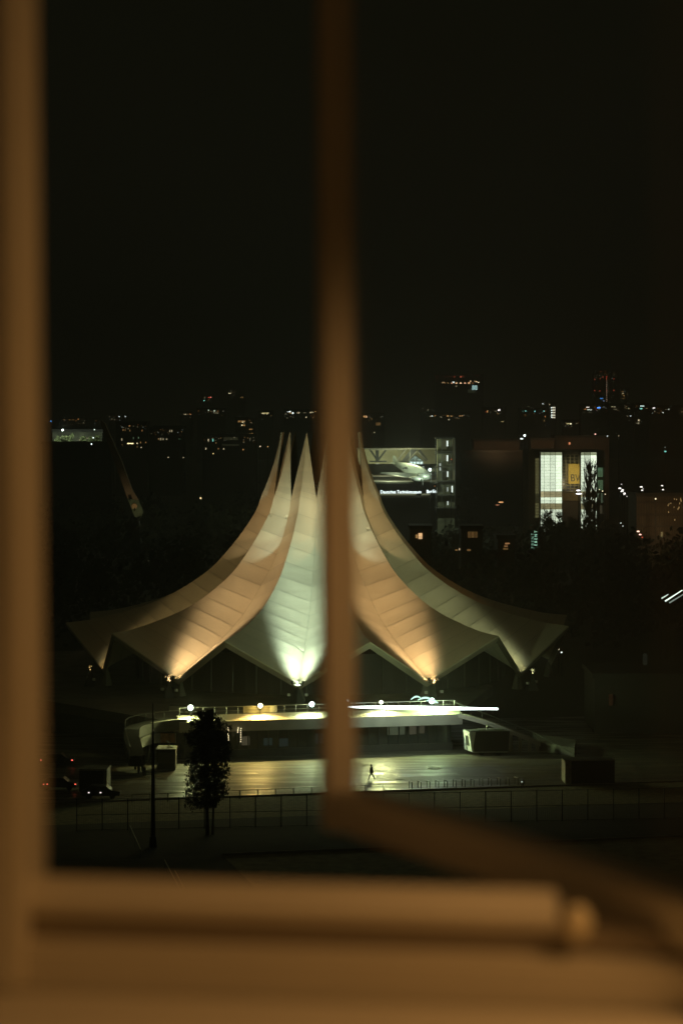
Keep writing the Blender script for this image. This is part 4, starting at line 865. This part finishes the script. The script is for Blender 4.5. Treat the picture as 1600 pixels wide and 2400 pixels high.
# ledge under the letters, its light put in as glow, and the lit letters themselves
sg = empty('lettering_sign', tuple(pr(880, 1157, Yq-2))); tag(sg, 'glowing white museum lettering on a glowing ledge beside the tent flank', 'sign'); so_ = pr(880, 1157, Yq-2)
Mt = Matrix.Translation((0, 0, 0)) @ UP
tsz = 1.32
text_mesh('letters', 'Deutsches Technikmuseum', 1.3, Matrix.Translation(pr(891, 1156.4, Yq-2)-so_) @ UP @ Matrix.Diagonal((.8, 1, 1, 1)), glow((.85, 1, .97), 3.2), sg, .1, 1.0)
text_mesh('letters', 'Berlin', 1.35, Matrix.Translation(pr(999, 1156, Yq-2)-so_) @ Matrix.Rotation(R(-4), 4, 'Y') @ UP @ Matrix.Diagonal((.85, 1, 1, 1)), glow((.85, 1, .97), 3.2), sg, .1, 1.05)
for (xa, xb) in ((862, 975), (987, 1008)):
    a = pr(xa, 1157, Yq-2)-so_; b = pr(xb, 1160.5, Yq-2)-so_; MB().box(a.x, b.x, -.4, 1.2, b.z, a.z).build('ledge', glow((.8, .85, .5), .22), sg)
a = pr(862, 1157, Yq-2)-so_; MB().box(a.x, a.x+18, .8, 8.5, -1.2, -.62).build('bracket', M_conc_dark, sg)
# propeller aircraft hung from the roof
pc = pr(968, 1104, Yq-10); ac = empty('aeroplane', tuple(pc)); tag(ac, 'silver propeller aeroplane hanging nose down right over the museum terrace', 'aeroplane')
M_al = mat('aluminium_skin', (.55, .58, .48), .42, .35, noise=(.4, .15))
def pq(px, py, dy=0): return P(px, py, Yq-10) - pc + Vector((0, dy, 0))
# fuselage from the tail (upper left) to the nose (lower right)
sp = [(926, 1088, .5, 12), (936, 1092, .8, 9.5), (948, 1097, 1.25, 7), (962, 1101, 1.5, 4), (978, 1105, 1.55, 1), (990, 1108, 1.45, -2), (1000, 1112, 1.1, -4), (1007, 1114, .7, -5.5)]
m = MB(); rows = []
for px, py, r_, dy in sp:
    c = pq(px, py, dy); rows.append([m.bm.verts.new(c + Vector((.35*r_*math.cos(a)*.5, r_*math.cos(a)*.9, r_*math.sin(a)*1.15))) for a in [2*math.pi*j/14 for j in range(14)]])
for i in range(len(rows)-1):
    for j in range(14): m.bm.faces.new((rows[i][j], rows[i][(j+1) % 14], rows[i+1][(j+1) % 14], rows[i+1][j]))
m.bm.faces.new(rows[0]); m.bm.faces.new(rows[-1]); m.build('fuselage', M_al, ac, True)
def fin(name, q, th_=.25):
    m = MB(); a = [m.bm.verts.new(v) for v in q]; b = [m.bm.verts.new(v+Vector((0, th_, .06))) for v in q]; n = len(q); m.bm.faces.new(a); m.bm.faces.new(b[::-1])
    for i in range(n): m.bm.faces.new((a[i], b[i], b[(i+1) % n], a[(i+1) % n]))
    return m.build(name, M_al, ac)
fin('tail_fin', [pq(922, 1085, 12), pq(922, 1071, 12), pq(925, 1069, 12), pq(930, 1072, 12), pq(934, 1083, 11), pq(948, 1087, 9), pq(938, 1090, 10)])
fin('tailplane', [pq(912, 1087, 8), pq(925, 1085, 12), pq(952, 1088, 14), pq(930, 1090, 11)])
fin('wing', [pq(889, 1107, -14), pq(891, 1104.6, -12), pq(960, 1113, -2), pq(985, 1110, 0), pq(975, 1118, -5), pq(955, 1118.5, -6)], .5)
fin('wing', [pq(990, 1107, 3), pq(1000, 1110, 2), pq(1040, 1102, 16), pq(1036, 1099, 18)], .4)
for (xa, ya, xb, yb, r_, dy) in [(978, 1116, 1004, 1116, 1.15, -7), (966, 1121, 984, 1121, .8, -10)]:
    m = MB(); a = pq(xa, ya, dy); b = pq(xb, yb, dy-3); c = (a+b)/2; m.ball(c, 1.0, ((b-a).length/2, r_*1.2, r_), n=12); m.build('engine_nacelle', M_al, ac, True)
    m = MB(); m.tube(b+Vector((.3, 0, -1.6)), b+Vector((.3, 0, 1.6)), .12, n=5); m.tube(b+Vector((.3, -1.3, .8)), b+Vector((.3, 1.3, -.8)), .12, n=5); m.build('propeller', M_steel, ac)
m = MB()
for px in (946, 950, 954, 958): m.box(*(lambda v: (v.x-.16, v.x+.16, v.y-2.2, v.y-1.9, v.z-.2, v.z+.2))(pq(px, 1098, 6)))
m.build('cabin_windows', M_black, ac)
m = MB(); m.tube(pq(960, 1096, 4), pq(962, 1054, 6), .06, n=4); m.tube(pq(940, 1090, 9), pq(935, 1054, 10), .06, n=4); m.tube(pq(972, 1118, -6), pq(972, 1128, 0), .2, n=5); m.tube(pq(956, 1117, -6), pq(948, 1122, -8), .15, n=5); m.build('hanging_cables', M_steel_d, ac)
mb_box(860, 1020, 1126, 1130, -14, 8, 'terrace_slab', M_conc_dark)
# spot light by its nose
light_pole(1007, 1101, Yq-22, 6.5, (.8, 1, .95), 9, 'brilliant white spotlight beside the nose of the hanging aeroplane', name='museum_spotlight')
lamp('POINT', P(1006, 1104, Yq-26), 3800, (.78, 1, .8), rad=.5, name='museum_light')
lamp('POINT', P(915, 1110, Yq-14), 4500, (.8, 1, .7), rad=.5, name='museum_light')
lamp('POINT', P(900, 1075, Yq+14), 4500, (.9, 1, .6), rad=.5, name='museum_light')
lamp('POINT', P(955, 1060, Yq-6), 3000, (.9, 1, .6), rad=.5, name='museum_light')
# glass stair tower
st = empty('stair_tower', (pr(1044, 0, 690).x, 690, 0)); tag(st, 'slim glass stair tower with one white tube light on each floor', 'tower'); sto = Vector((pr(1044, 0, 690).x, 690, 0))
def sbx(px0, px1, y0, y1, d0, d1, name, matl):
    a = P(px0, y1, 690)-sto; b = P(px1, y0, 690)-sto; return MB().box(a.x, b.x, d0, d1, max(.01, a.z), b.z).build(name, matl, st)
sbx(1026, 1066, 1030, 1400, 4, 9, 'core', mat('stair_core', (.28, .27, .16), .7, noise=(.3, .3)))
for x in (1020, 1034, 1056, 1065): sbx(x, x+1.4, 1026, 1200, -.3, .1, 'corner_post', M_steel_d)
for y in (1026, 1058, 1062, 1094, 1126, 1128, 1160, 1190): sbx(1020, 1067, y, y+1.5, -.25, 8, 'floor_slab', M_conc_dark)
for (x, y0_, y1_, s_) in [(1048, 1033, 1046, 1.6), (1048, 1067, 1081, 1.6), (1048.5, 1105, 1118, 1.3), (1048.5, 1142, 1152, .5), (1049, 1175, 1184, .8), (1059, 1139, 1154, 1.8), (1031, 1086, 1092, .6), (1031, 1094, 1103, .7)]:
    sbx(x-1.6, x+1.6, y0_, y1_, .5, .9, 'tube_light', glow((.85, 1, .88), s_))
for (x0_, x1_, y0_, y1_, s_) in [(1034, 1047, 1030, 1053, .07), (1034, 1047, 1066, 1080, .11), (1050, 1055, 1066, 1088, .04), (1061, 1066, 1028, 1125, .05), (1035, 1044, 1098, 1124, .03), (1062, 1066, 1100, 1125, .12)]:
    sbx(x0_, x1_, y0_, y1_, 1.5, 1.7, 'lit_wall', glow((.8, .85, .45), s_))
m = MB(); a = P(1020, 1108, 690)-sto; b = P(1066, 1100, 690)-sto; m.bar(a, b, .15); a = P(1036, 1141, 690)-sto; b = P(1054, 1139, 690)-sto; m.bar(a, b, .2); m.build('stair_rail', M_steel_d, st)
light_pole(1057, 1076.5, 685, 2.6, (1, .25, .1), .9, 'tiny red lamp on the second floor of the museum stair tower')
light_pole(1018, 1130, 690, 3.4, CREAM, .25, 'faint lamp pair between the museum letters and the stair tower, upper'); light_pole(1018, 1139.5, 690, 2.4, ORANGE, .4, 'faint lamp pair between the museum letters and the stair tower, lower')

# ---------------------------------------------------------------- transport company building with two lit glass towers
Yb = 800; bo = Vector((P(1330, 0, Yb).x, Yb, 0)); bv = empty('office_building', tuple(bo)); tag(bv, 'office building with two glowing glass towers and a yellow lettered banner', 'office building')
def bb(px0, px1, y0, y1, d0, d1, name, matl, parent=None):
    a = P(px0, y1, Yb)-bo; b = P(px1, y0, Yb)-bo; return MB().box(a.x, b.x, d0, d1, max(.01, a.z), b.z).build(name, matl, parent or bv)
bb(1240, 1420, 1056, 1420, 6, 30, 'wall', mat('office_wall', (.2, .17, .11), .8, noise=(.1, .25)))
bb(1242, 1317, 1052, 1056, 2, 8, 'roof_edge', M_conc)
def tower(x0, x1, cols, side):
    tw_ = bb(x0, x1, 1059, 1300, 0, 5.9, 'glass_tower', mat('tower_frame', (.12, .12, .09), .6))
    rn = random.Random(int(x0))
    y = 1060.0; i = 0
    while y < 1250:
        for (c0, c1) in zip(cols[:-1], cols[1:]):
            s = 1.35 if i else .42
            f = (c0-x0)/(x1-x0)
            s *= 1.0 + .35*math.exp(-((f-.62)/.16)**2) - (.22 if .2 < f < .45 else 0) + rn.uniform(-.06, .06)
            col_ = (.86, 1, .74) if i else (.75, .85, .5)
            if 17 <= (y-1060)/7.05 < 18 or 16 <= (y-1060)/7.05 < 17: s, col_ = .40, (1, .9, .45)
            if 13 <= i <= 14: s, col_ = .42*(1.5 if c0 == x0 else 1), (1, .9, .48)
            if y > 1160+8: s *= .85
            a = P(c0+.35, y+6.75, Yb)-bo; b = P(c1-.35, y+.1, Yb)-bo
            PAN.setdefault((round(s, 1), col_), MB()).box(a.x, b.x, -.12, -.003, a.z, b.z)
        y += 7.05; i += 1
    return tw_
PAN = {}
for (x0, x1, cols) in [(1266, 1316, [1266, 1274, 1288, 1301, 1316]), (1360, 1397, [1360, 1368, 1382.5, 1397])]:
    PAN.clear(); tw_ = tower(x0, x1, cols, 0)
    for (s, c_), mb in PAN.items(): mb.build('lit_glazing', glow(c_, s), tw_)
    m = MB(); 
    for cpx in cols: a = P(cpx, 1059, Yb)-bo; m.box(a.x-.05, a.x+.05, -.2, -.125, 2, a.z)
    m.build('glazing_bars', M_black, tw_)
PAN.clear()
for i in range(20):
    y = 1075 + i*7.05; bb(1257, 1265, y, y+5.8, 5.6, 5.98, 'side_window', glow((.9, .85, .35), .12 if i not in (12, 13, 14) else .04))
# middle wall with grid of window frames
for j, x in enumerate((1319, 1328.5, 1339, 1349.5)):
    for i in range(12):
        y = 1067 + i*7.25
        if 1084 < y < 1132 and x > 1328: continue
        bb(x+.5, x+8.5, y+.6, y+6, 5.7, 5.98, 'window', M_glass)
m = MB()
for x in (1318.5, 1328.2, 1338.8, 1349.3, 1359): a = P(x, 1154, Yb)-bo; b = P(x+.8, 1066, Yb)-bo; m.box(a.x, b.x, 5.4, 5.68, a.z, b.z)
for i in range(13): y = 1066+7.25*i; a = P(1318, y+.8, Yb)-bo; b = P(1360, y, Yb)-bo; m.box(a.x, b.x, 5.35, 5.39, a.z, b.z)
m.build('window_frames', mat('pale_frames', (.5, .47, .26), .7), bv)
bb(1318, 1360, 1156, 1175, 5.0, 5.98, 'lit_band', mat('ochre_band', (.3, .25, .12), .8, noise=(.4, .3)))
bn = empty('hanging_banner', tuple(P(1331, 1134, Yb+5))); tag(bn, 'square yellow hanging banner with black letters, half hidden by the right glass tower', 'banner'); bno = P(1331, 1134, Yb+5)
a = P(1331, 1134, Yb+5)-bno; b = P(1378, 1087, Yb+5)-bno; MB().box(a.x, b.x, -.1, 0, a.z, b.z).build('sheet', mat('yellow_sheet', (.75, .56, .12), .7), bn)
text_mesh('letters', 'BVG', 3.3, Matrix.Translation(P(1335.5, 1128, Yb+4.7)-bno) @ UP @ Matrix.Diagonal((.82, 1, 1, 1)), M_black, bn, .05, 1.05)
lamp('SPOT', P(1345, 1150, Yb-25), 26000, (1, .85, .5), P(1342, 1112, Yb+5), 26, 1, .3, 'banner_light')
lamp('SPOT', P(1352, 1160, Yb-3), 500, (1, .7, .4), P(1335, 1165, Yb+5), 120, 1, .3, 'band_light')
for (px, py, w_, h_, lab) in [(1354.3, 1149.4, 10, 3.2, 'white lamp disc hanging before the banner wall, upper one'), (1355.4, 1157.2, 15, 3.4, 'white lamp disc hanging before the banner wall, lower one')]:
    light_pole(px, py, Yb-10, h_, (1, .96, .95), 3, lab, 'lamp discs before the banner wall', stretch=w_/h_)
gb_ = [(1404, 1416, 1097, 1119, GREEN, .12), (1404, 1412, 1097, 1105, (.4, 1, .6), .25), (1404, 1416, 1126, 1150, GREEN, .12), (1404, 1408, 1157, 1172, (.7, 1, .6), .14), (1412, 1416, 1157, 1180, (.7, 1, .6), .1), (1409, 1416, 1186, 1205, CREAM, .04)]
for (x0_, x1_, y0_, y1_, c_, s_) in gb_: bb(x0_, x1_, y0_, y1_, 5.6, 5.9, 'green_window', glow(c_, s_))
light_pole(1403.5, 1147.3, Yb-8, 2, CREAM, 1.6, 'tiny white lamp right of the right glass tower, left one of three'); light_pole(1411, 1151, Yb-8, 2.8, CREAM, 2, 'tiny white lamp right of the right glass tower, middle one of three'); light_pole(1417.3, 1158.3, Yb-8, 2.4, CREAM, 1.4, 'tiny white lamp right of the right glass tower, right one of three')
bare_tree(1380, 1330, 1078, 770, 46, 'tall bare poplar in front of the right glass tower', 150, 4)
bare_tree(1393, 1330, 1066, 780, 26, 'slender bare tree touching the right edge of the right glass tower', 70, 8)
bare_tree(1282, 1300, 1190, 770, 60, 'bushy bare tree at the foot of the left glass tower, left one', 120, 5, False)
bare_tree(1310, 1300, 1193, 772, 44, 'bushy bare tree at the foot of the left glass tower, right one', 90, 6, False)
bare_tree(1340, 1300, 1205, 770, 44, 'bushy bare tree between the two glass towers', 100, 7, False)
rn = random.Random(12)
for i, (px, yt, w_, lab) in enumerate([(1262, 1222, 60, 'dark rounded tree below the left glass tower, left one'), (1298, 1214, 58, 'dark rounded tree below the left glass tower, right one'), (1336, 1218, 60, 'dark rounded tree below the gap between the glass towers'), (1392, 1240, 66, 'dark rounded tree below the right glass tower')]):
    Yx = 750; p = P(px, yt, Yx); root = empty('dark_tree', (p.x, Yx, 0)); tag(root, lab, 'tree', 'dark trees before the office building')
    MB().tube((0, 0, 0), (0, 0, p.z-2), .35, .15, n=6).build('trunk', M_bark, root); r_ = w_/F*Yx/2
    m = MB(); leaf_cloud(m, [(rn.uniform(-.7, .7)*r_, rn.uniform(-.5, .5)*r_, p.z*rn.uniform(.3, .88), r_*rn.uniform(.35, .55), .8) for _ in range(16)], 3000, .32, rn); m.build('crown', M_leaf, root)
# vertical letter signs
for (px, yb_, lab, s_) in [(1254, 1286, 'vertical greenish letter column, brighter right one of two', 1.1), (1246.5, 1292, 'vertical greenish letter column, dimmer left one of two', .45)]:
    Ys = 640; o_ = P(px, yb_, Ys); root = empty('letter_sign', (o_.x, Ys, 0)); tag(root, lab, 'sign', 'vertical letter signs')
    MB().box(.25, .45, .1, .3, 0, o_.z + 7.2).build('post', M_black, root)
    text_mesh('letters', 'LEBENT', .98, Matrix.Translation((.4, 0, o_.z)) @ UP @ Matrix.Rotation(R(90), 4, 'Z'), glow((.5, 1, .7), s_), root, .04, 1.55)
# diagonal light strips at the right edge
for (xa, ya, xb, yb_, s_, lab) in [(1549, 1402.5, 1565, 1393, 1.0, 'short slanting light strip at the right edge, left one of three'), (1557.5, 1409, 1598, 1383, 1.8, 'bright long slanting light strip at the right edge, middle one of three'), (1567, 1413, 1610, 1387, .3, 'dim slanting light strip at the right edge, lowest of three')]:
    Ys = 430; a = P(xa, ya, Ys); b = P(xb, yb_, Ys); root = empty('light_strip', tuple(a)); tag(root, lab, 'light strip', 'slanting light strips at the right edge')
    MB().tube((0, 0, 0), b-a, .13, .07, n=6).build('tube', glow((.8, 1, .82), s_), root); m = MB(); m.tube((0, .1, 0), (0, .1, -a.z), .06, n=5); m.build('post', M_black, root)

# parked cars at the far left (tail lights only catch the eye)
def car(px, py, label, lights, col, s, rz=0):
    Y = gY(py+10); x = (px-800)/F*Y; root = empty('parked_car', (x, Y, 0), rz); tag(root, label, 'car', 'cars at the far left')
    m = MB(); prof = [(-2.1, .35), (2.1, .35), (2.15, .8), (1.2, .95), (.6, 1.42), (-1.1, 1.45), (-1.7, 1.0), (-2.15, .85)]
    a = [m.bm.verts.new((p[0], -.85, p[1])) for p in prof]; b = [m.bm.verts.new((p[0], .85, p[1])) for p in prof]
    m.bm.faces.new(a); m.bm.faces.new(b[::-1])
    for i in range(8): m.bm.faces.new((a[i], b[i], b[(i+1) % 8], a[(i+1) % 8]))
    m.build('body', mat('dark_car_paint', (.03, .03, .035), .3), root)
    for wx in (-1.3, 1.3):
        for wy in (-.78, .78): MB().tube((wx, wy-.1, .32), (wx, wy+.1, .32), .32, n=12).build('wheel', M_black, root)
    m = MB(); m.poly([(-1.0, -.862, .98), (.6, -.862, .98), (.45, -.862, 1.36), (-.95, -.862, 1.38)]); m.build('side_window', M_glass, root)
    for dx in lights: MB().ball((dx, -.9, .72), .09, (1.3, .5, .8), n=6).build('light', glow(col, s), root)
car(135, 1783, 'dark car with two red tail lights, upper of the two far left cars', (-1.9, 1.9), (1, .15, .1), 2.2)
car(138, 1840, 'dark car with red tail lights, lower of the two far left cars', (-1.6, -1.2, 2.0), (1, .15, .08), 1.6)
car(238, 1860, 'dark car with pale headlights below the storage container', (-1.3, .0), (1, .9, .8), 1.2)

# dark row of bushes and blocks on the right of the square
B('service_block', 'dark low service block right of the square, nearly black', 1392, 1600, 1590, 330, [(1430, 1640, 9, 26, (1, .5, .2), .012), (1510, 1545, 10, 26, (.8, .9, .6), .01)], depth=14)
B('low_house', 'dark flat service building behind the left end of the terrace', 120, 300, 1700, 330, [], depth=10)

# ---------------------------------------------------------------- the window the photograph is taken through
M_paint = mat('cream_window_paint', (.74, .68, .55), .45, noise=(5, .05), bump=.03)
yaw = R(-8.5)
WF = Matrix.Translation((0, 1.515, H)) @ Matrix.Rotation(yaw, 4, 'Z')
def wbox(name, u0, u1, v0, v1, z0, z1, parent, matl=M_paint, bev=.004, tilt=0):
    m = MB(); M_ = WF if not tilt else WF @ Matrix.Translation((u0, 0, z0)) @ Matrix.Rotation(tilt, 4, 'Y') @ Matrix.Translation((-u0, 0, -z0))
    m.box(u0, u1, v0, v1, z0, z1, M_)
    if bev: bmesh.ops.bevel(m.bm, geom=list(m.bm.edges), offset=bev, segments=2, affect='EDGES')
    return m.build(name, matl, parent)
wf = empty('window_frame', (0, 0, 0)); tag(wf, 'blurred cream window frame lit warm, along the left and bottom of the view', 'window frame')
wbox('jamb', -.30, -.199, -.02, .05, -.36, 1.2, wf, tilt=R(-.6))
wbox('jamb', .245, .34, -.02, .05, -.36, 1.2, wf)
m = MB(); m.box(-.26, .132, -.004, .022, -.0125, .0125, WF @ Matrix.Translation((0, .012, -.3025)) @ Matrix.Rotation(R(-38), 4, 'X')); bmesh.ops.bevel(m.bm, geom=list(m.bm.edges), offset=.003, segments=2, affect='EDGES'); m.build('rebate', M_paint, wf)
wbox('bottom_rail', -.30, .34, .008, .05, -.329, -.315, wf, mat('gap_shade_paint', (.32, .27, .2), .7), bev=0)  # shade inside the groove put into a darker paint colour
wbox('bottom_rail', -.30, .34, -.008, .05, -.375, -.3295, wf)
m = MB(); m.ball(WF @ Vector((.145, -.004, -.307)), 0.010, (.85, .6, 1.1), n=14); m.build('catch', mat('brass_catch', (.85, .74, .5), .5, 0), wf, True)
ws = empty('window_sill', (0, 0, 0)); tag(ws, 'wide cream inner window sill at the very bottom, brightest at the right', 'window sill')
wbox('board', -.62, .62, -.42, -.0085, -.40, -.3585, ws, bev=.006)
sash = empty('window_sash', (0, 0, 0)); tag(sash, 'open cream casement sash standing outward, its stile crossing the middle of the view', 'window sash')
sA = Vector((.002, 1.93, H)); sB = Vector((.235, 1.46, H)); sd = (sB-sA).normalized(); sn = Vector((-sd.y, sd.x, 0))
def sbar(name, p, q, w_, h_, matl=M_paint):
    m = MB(); m.bar(p, q, w_, h_, up=sn); bmesh.ops.bevel(m.bm, geom=list(m.bm.edges), offset=.003, segments=2, affect='EDGES'); return m.build(name, matl, sash)
top = 1.15
sbar('stile', sA+Vector((-.004, 0, -.325)), sA+Vector((-.012, 0, top)), .021, .024)
sbar('stile', sB+Vector((0, 0, -.325)), sB+Vector((0, 0, top)), .03, .035)
sbar('bottom_rail', sA+sd*.012+Vector((0, 0, -.307)), sB-sd*.012+Vector((0, 0, -.307)), .03, .036)
sbar('top_rail', sA+sd*.012+Vector((0, 0, top)), sB-sd*.012+Vector((0, 0, top)), .03, .036)
gm = bpy.data.materials.new('window_glass'); gm.use_nodes = True; nt = gm.node_tree
for n_ in list(nt.nodes): nt.nodes.remove(n_)
o_ = nt.nodes.new('ShaderNodeOutputMaterial'); tr_ = nt.nodes.new('ShaderNodeBsdfTransparent'); gl_ = nt.nodes.new('ShaderNodeBsdfGlossy'); gl_.inputs['Roughness'].default_value = .02
df = nt.nodes.new('ShaderNodeBsdfDiffuse'); df.inputs[0].default_value = (.7, .6, .5, 1); 
m1 = nt.nodes.new('ShaderNodeMixShader'); m2_ = nt.nodes.new('ShaderNodeMixShader'); m1.inputs[0].default_value = .02
nt.links.new(tr_.outputs[0], m1.inputs[1]); nt.links.new(df.outputs[0], m1.inputs[2]); m2_.inputs[0].default_value = .04; nt.links.new(m1.outputs[0], m2_.inputs[1]); nt.links.new(gl_.outputs[0], m2_.inputs[2]); nt.links.new(m2_.outputs[0], o_.inputs[0])
m = MB(); g0 = sA+sd*.01+Vector((0, 0, -.295)); g1 = sB-sd*.01+Vector((0, 0, -.295)); dz = Vector((0, 0, top+.28)); m.poly([g0, g1, g1+dz, g0+dz]); m.build('pane', gm, sash)
rw = empty('room_wall', (0, 0, 0)); tag(rw, 'plain inner wall around the window, outside the picture', 'wall')
M_rw = mat('room_plaster', (.6, .52, .4), .8)
wbox('wall_panel', -3.0, -.302, -.02, .25, -3.2, 1.8, rw, M_rw, 0); wbox('wall_panel', .342, 3.0, -.02, .25, -3.2, 1.8, rw, M_rw, 0)
wbox('wall_panel', -.30, .34, -.006, .25, -3.2, -.402, rw, M_rw, 0); wbox('wall_panel', -.30, .34, -.02, .25, 1.202, 1.8, rw, M_rw, 0)
# room lamp low at the right behind the window line, then added fills
lamp('POINT', WF @ Vector((.335, -.115, -.03)), 1.8, (1, .50, .16), rad=.05, name='room_and_fill_light')
lamp('SPOT', (.45, -.6, H+.05), 44, (1, .50, .17), (.05, 1.9, H-.13), 12, 1, .04, name='room_and_fill_light')  # added unseen spot, brightens the stile in mid-view
lamp('SPOT', (-.12, 1.0, H+.35), 3.6, (1, .47, .13), (-.16, 1.25, H-.36), 58, 1, .06, name='room_and_fill_light')  # added unseen down-spot, brightens the left part of the sill
lamp('POINT', (.0, -.9, H-.35), .3, (1, .46, .13), rad=.15, name='room_and_fill_light')  # added weak fill behind the camera

# ---------------------------------------------------------------- woodland and night air
def wood(name, pts, seed):
    rn = random.Random(seed); m = MB()
    for (px0, px1, Y0, Y1, h, n) in pts:
        for _ in range(n):
            Y = rn.uniform(Y0, Y1); px = rn.uniform(px0, px1); hh = h*rn.uniform(.6, 1.15); x = (px-800)/F*Y; r_ = rn.uniform(2.5, 5)
            for _ in range(90):
                v = Vector((rn.gauss(0, .5), rn.gauss(0, .5), rn.gauss(0, .5)))
                c = Vector((x+v.x*r_, Y+v.y*r_, max(.6, hh-r_+v.z*r_*1.1))); q = rn.uniform(.5, 1.1)
                a = Vector((rn.gauss(0, 1), rn.gauss(0, 1), rn.gauss(0, 1))).normalized(); b = a.orthogonal().normalized(); m.poly([c-a*q, c+b*q*.7, c+a*q, c-b*q*.7])
    o = m.build(name, M_leaf); tag(o, 'dark wooded parkland filling the ground between the arena and the far city', 'woodland', kind='stuff')
wood('woodland', [(60, 640, 450, 900, 14, 150), (990, 1620, 450, 760, 10, 150), (560, 1100, 760, 1000, 14, 40)], 21)
hz = MB(); hz.box(-3200, 3200, -30, 5200, -1, 260); ho = hz.build('haze', None); tag(ho, kind='stuff')
hm = bpy.data.materials.new('night_haze'); hm.use_nodes = True; nt = hm.node_tree
for n_ in list(nt.nodes): nt.nodes.remove(n_)
o_ = nt.nodes.new('ShaderNodeOutputMaterial'); pv = nt.nodes.new('ShaderNodeVolumePrincipled'); pv.inputs['Color'].default_value = (.85, .85, .8, 1); pv.inputs['Density'].default_value = HAZE
pv.inputs['Anisotropy'].default_value = .3
nt.links.new(pv.outputs[0], o_.inputs['Volume']); ho.data.materials.append(hm)
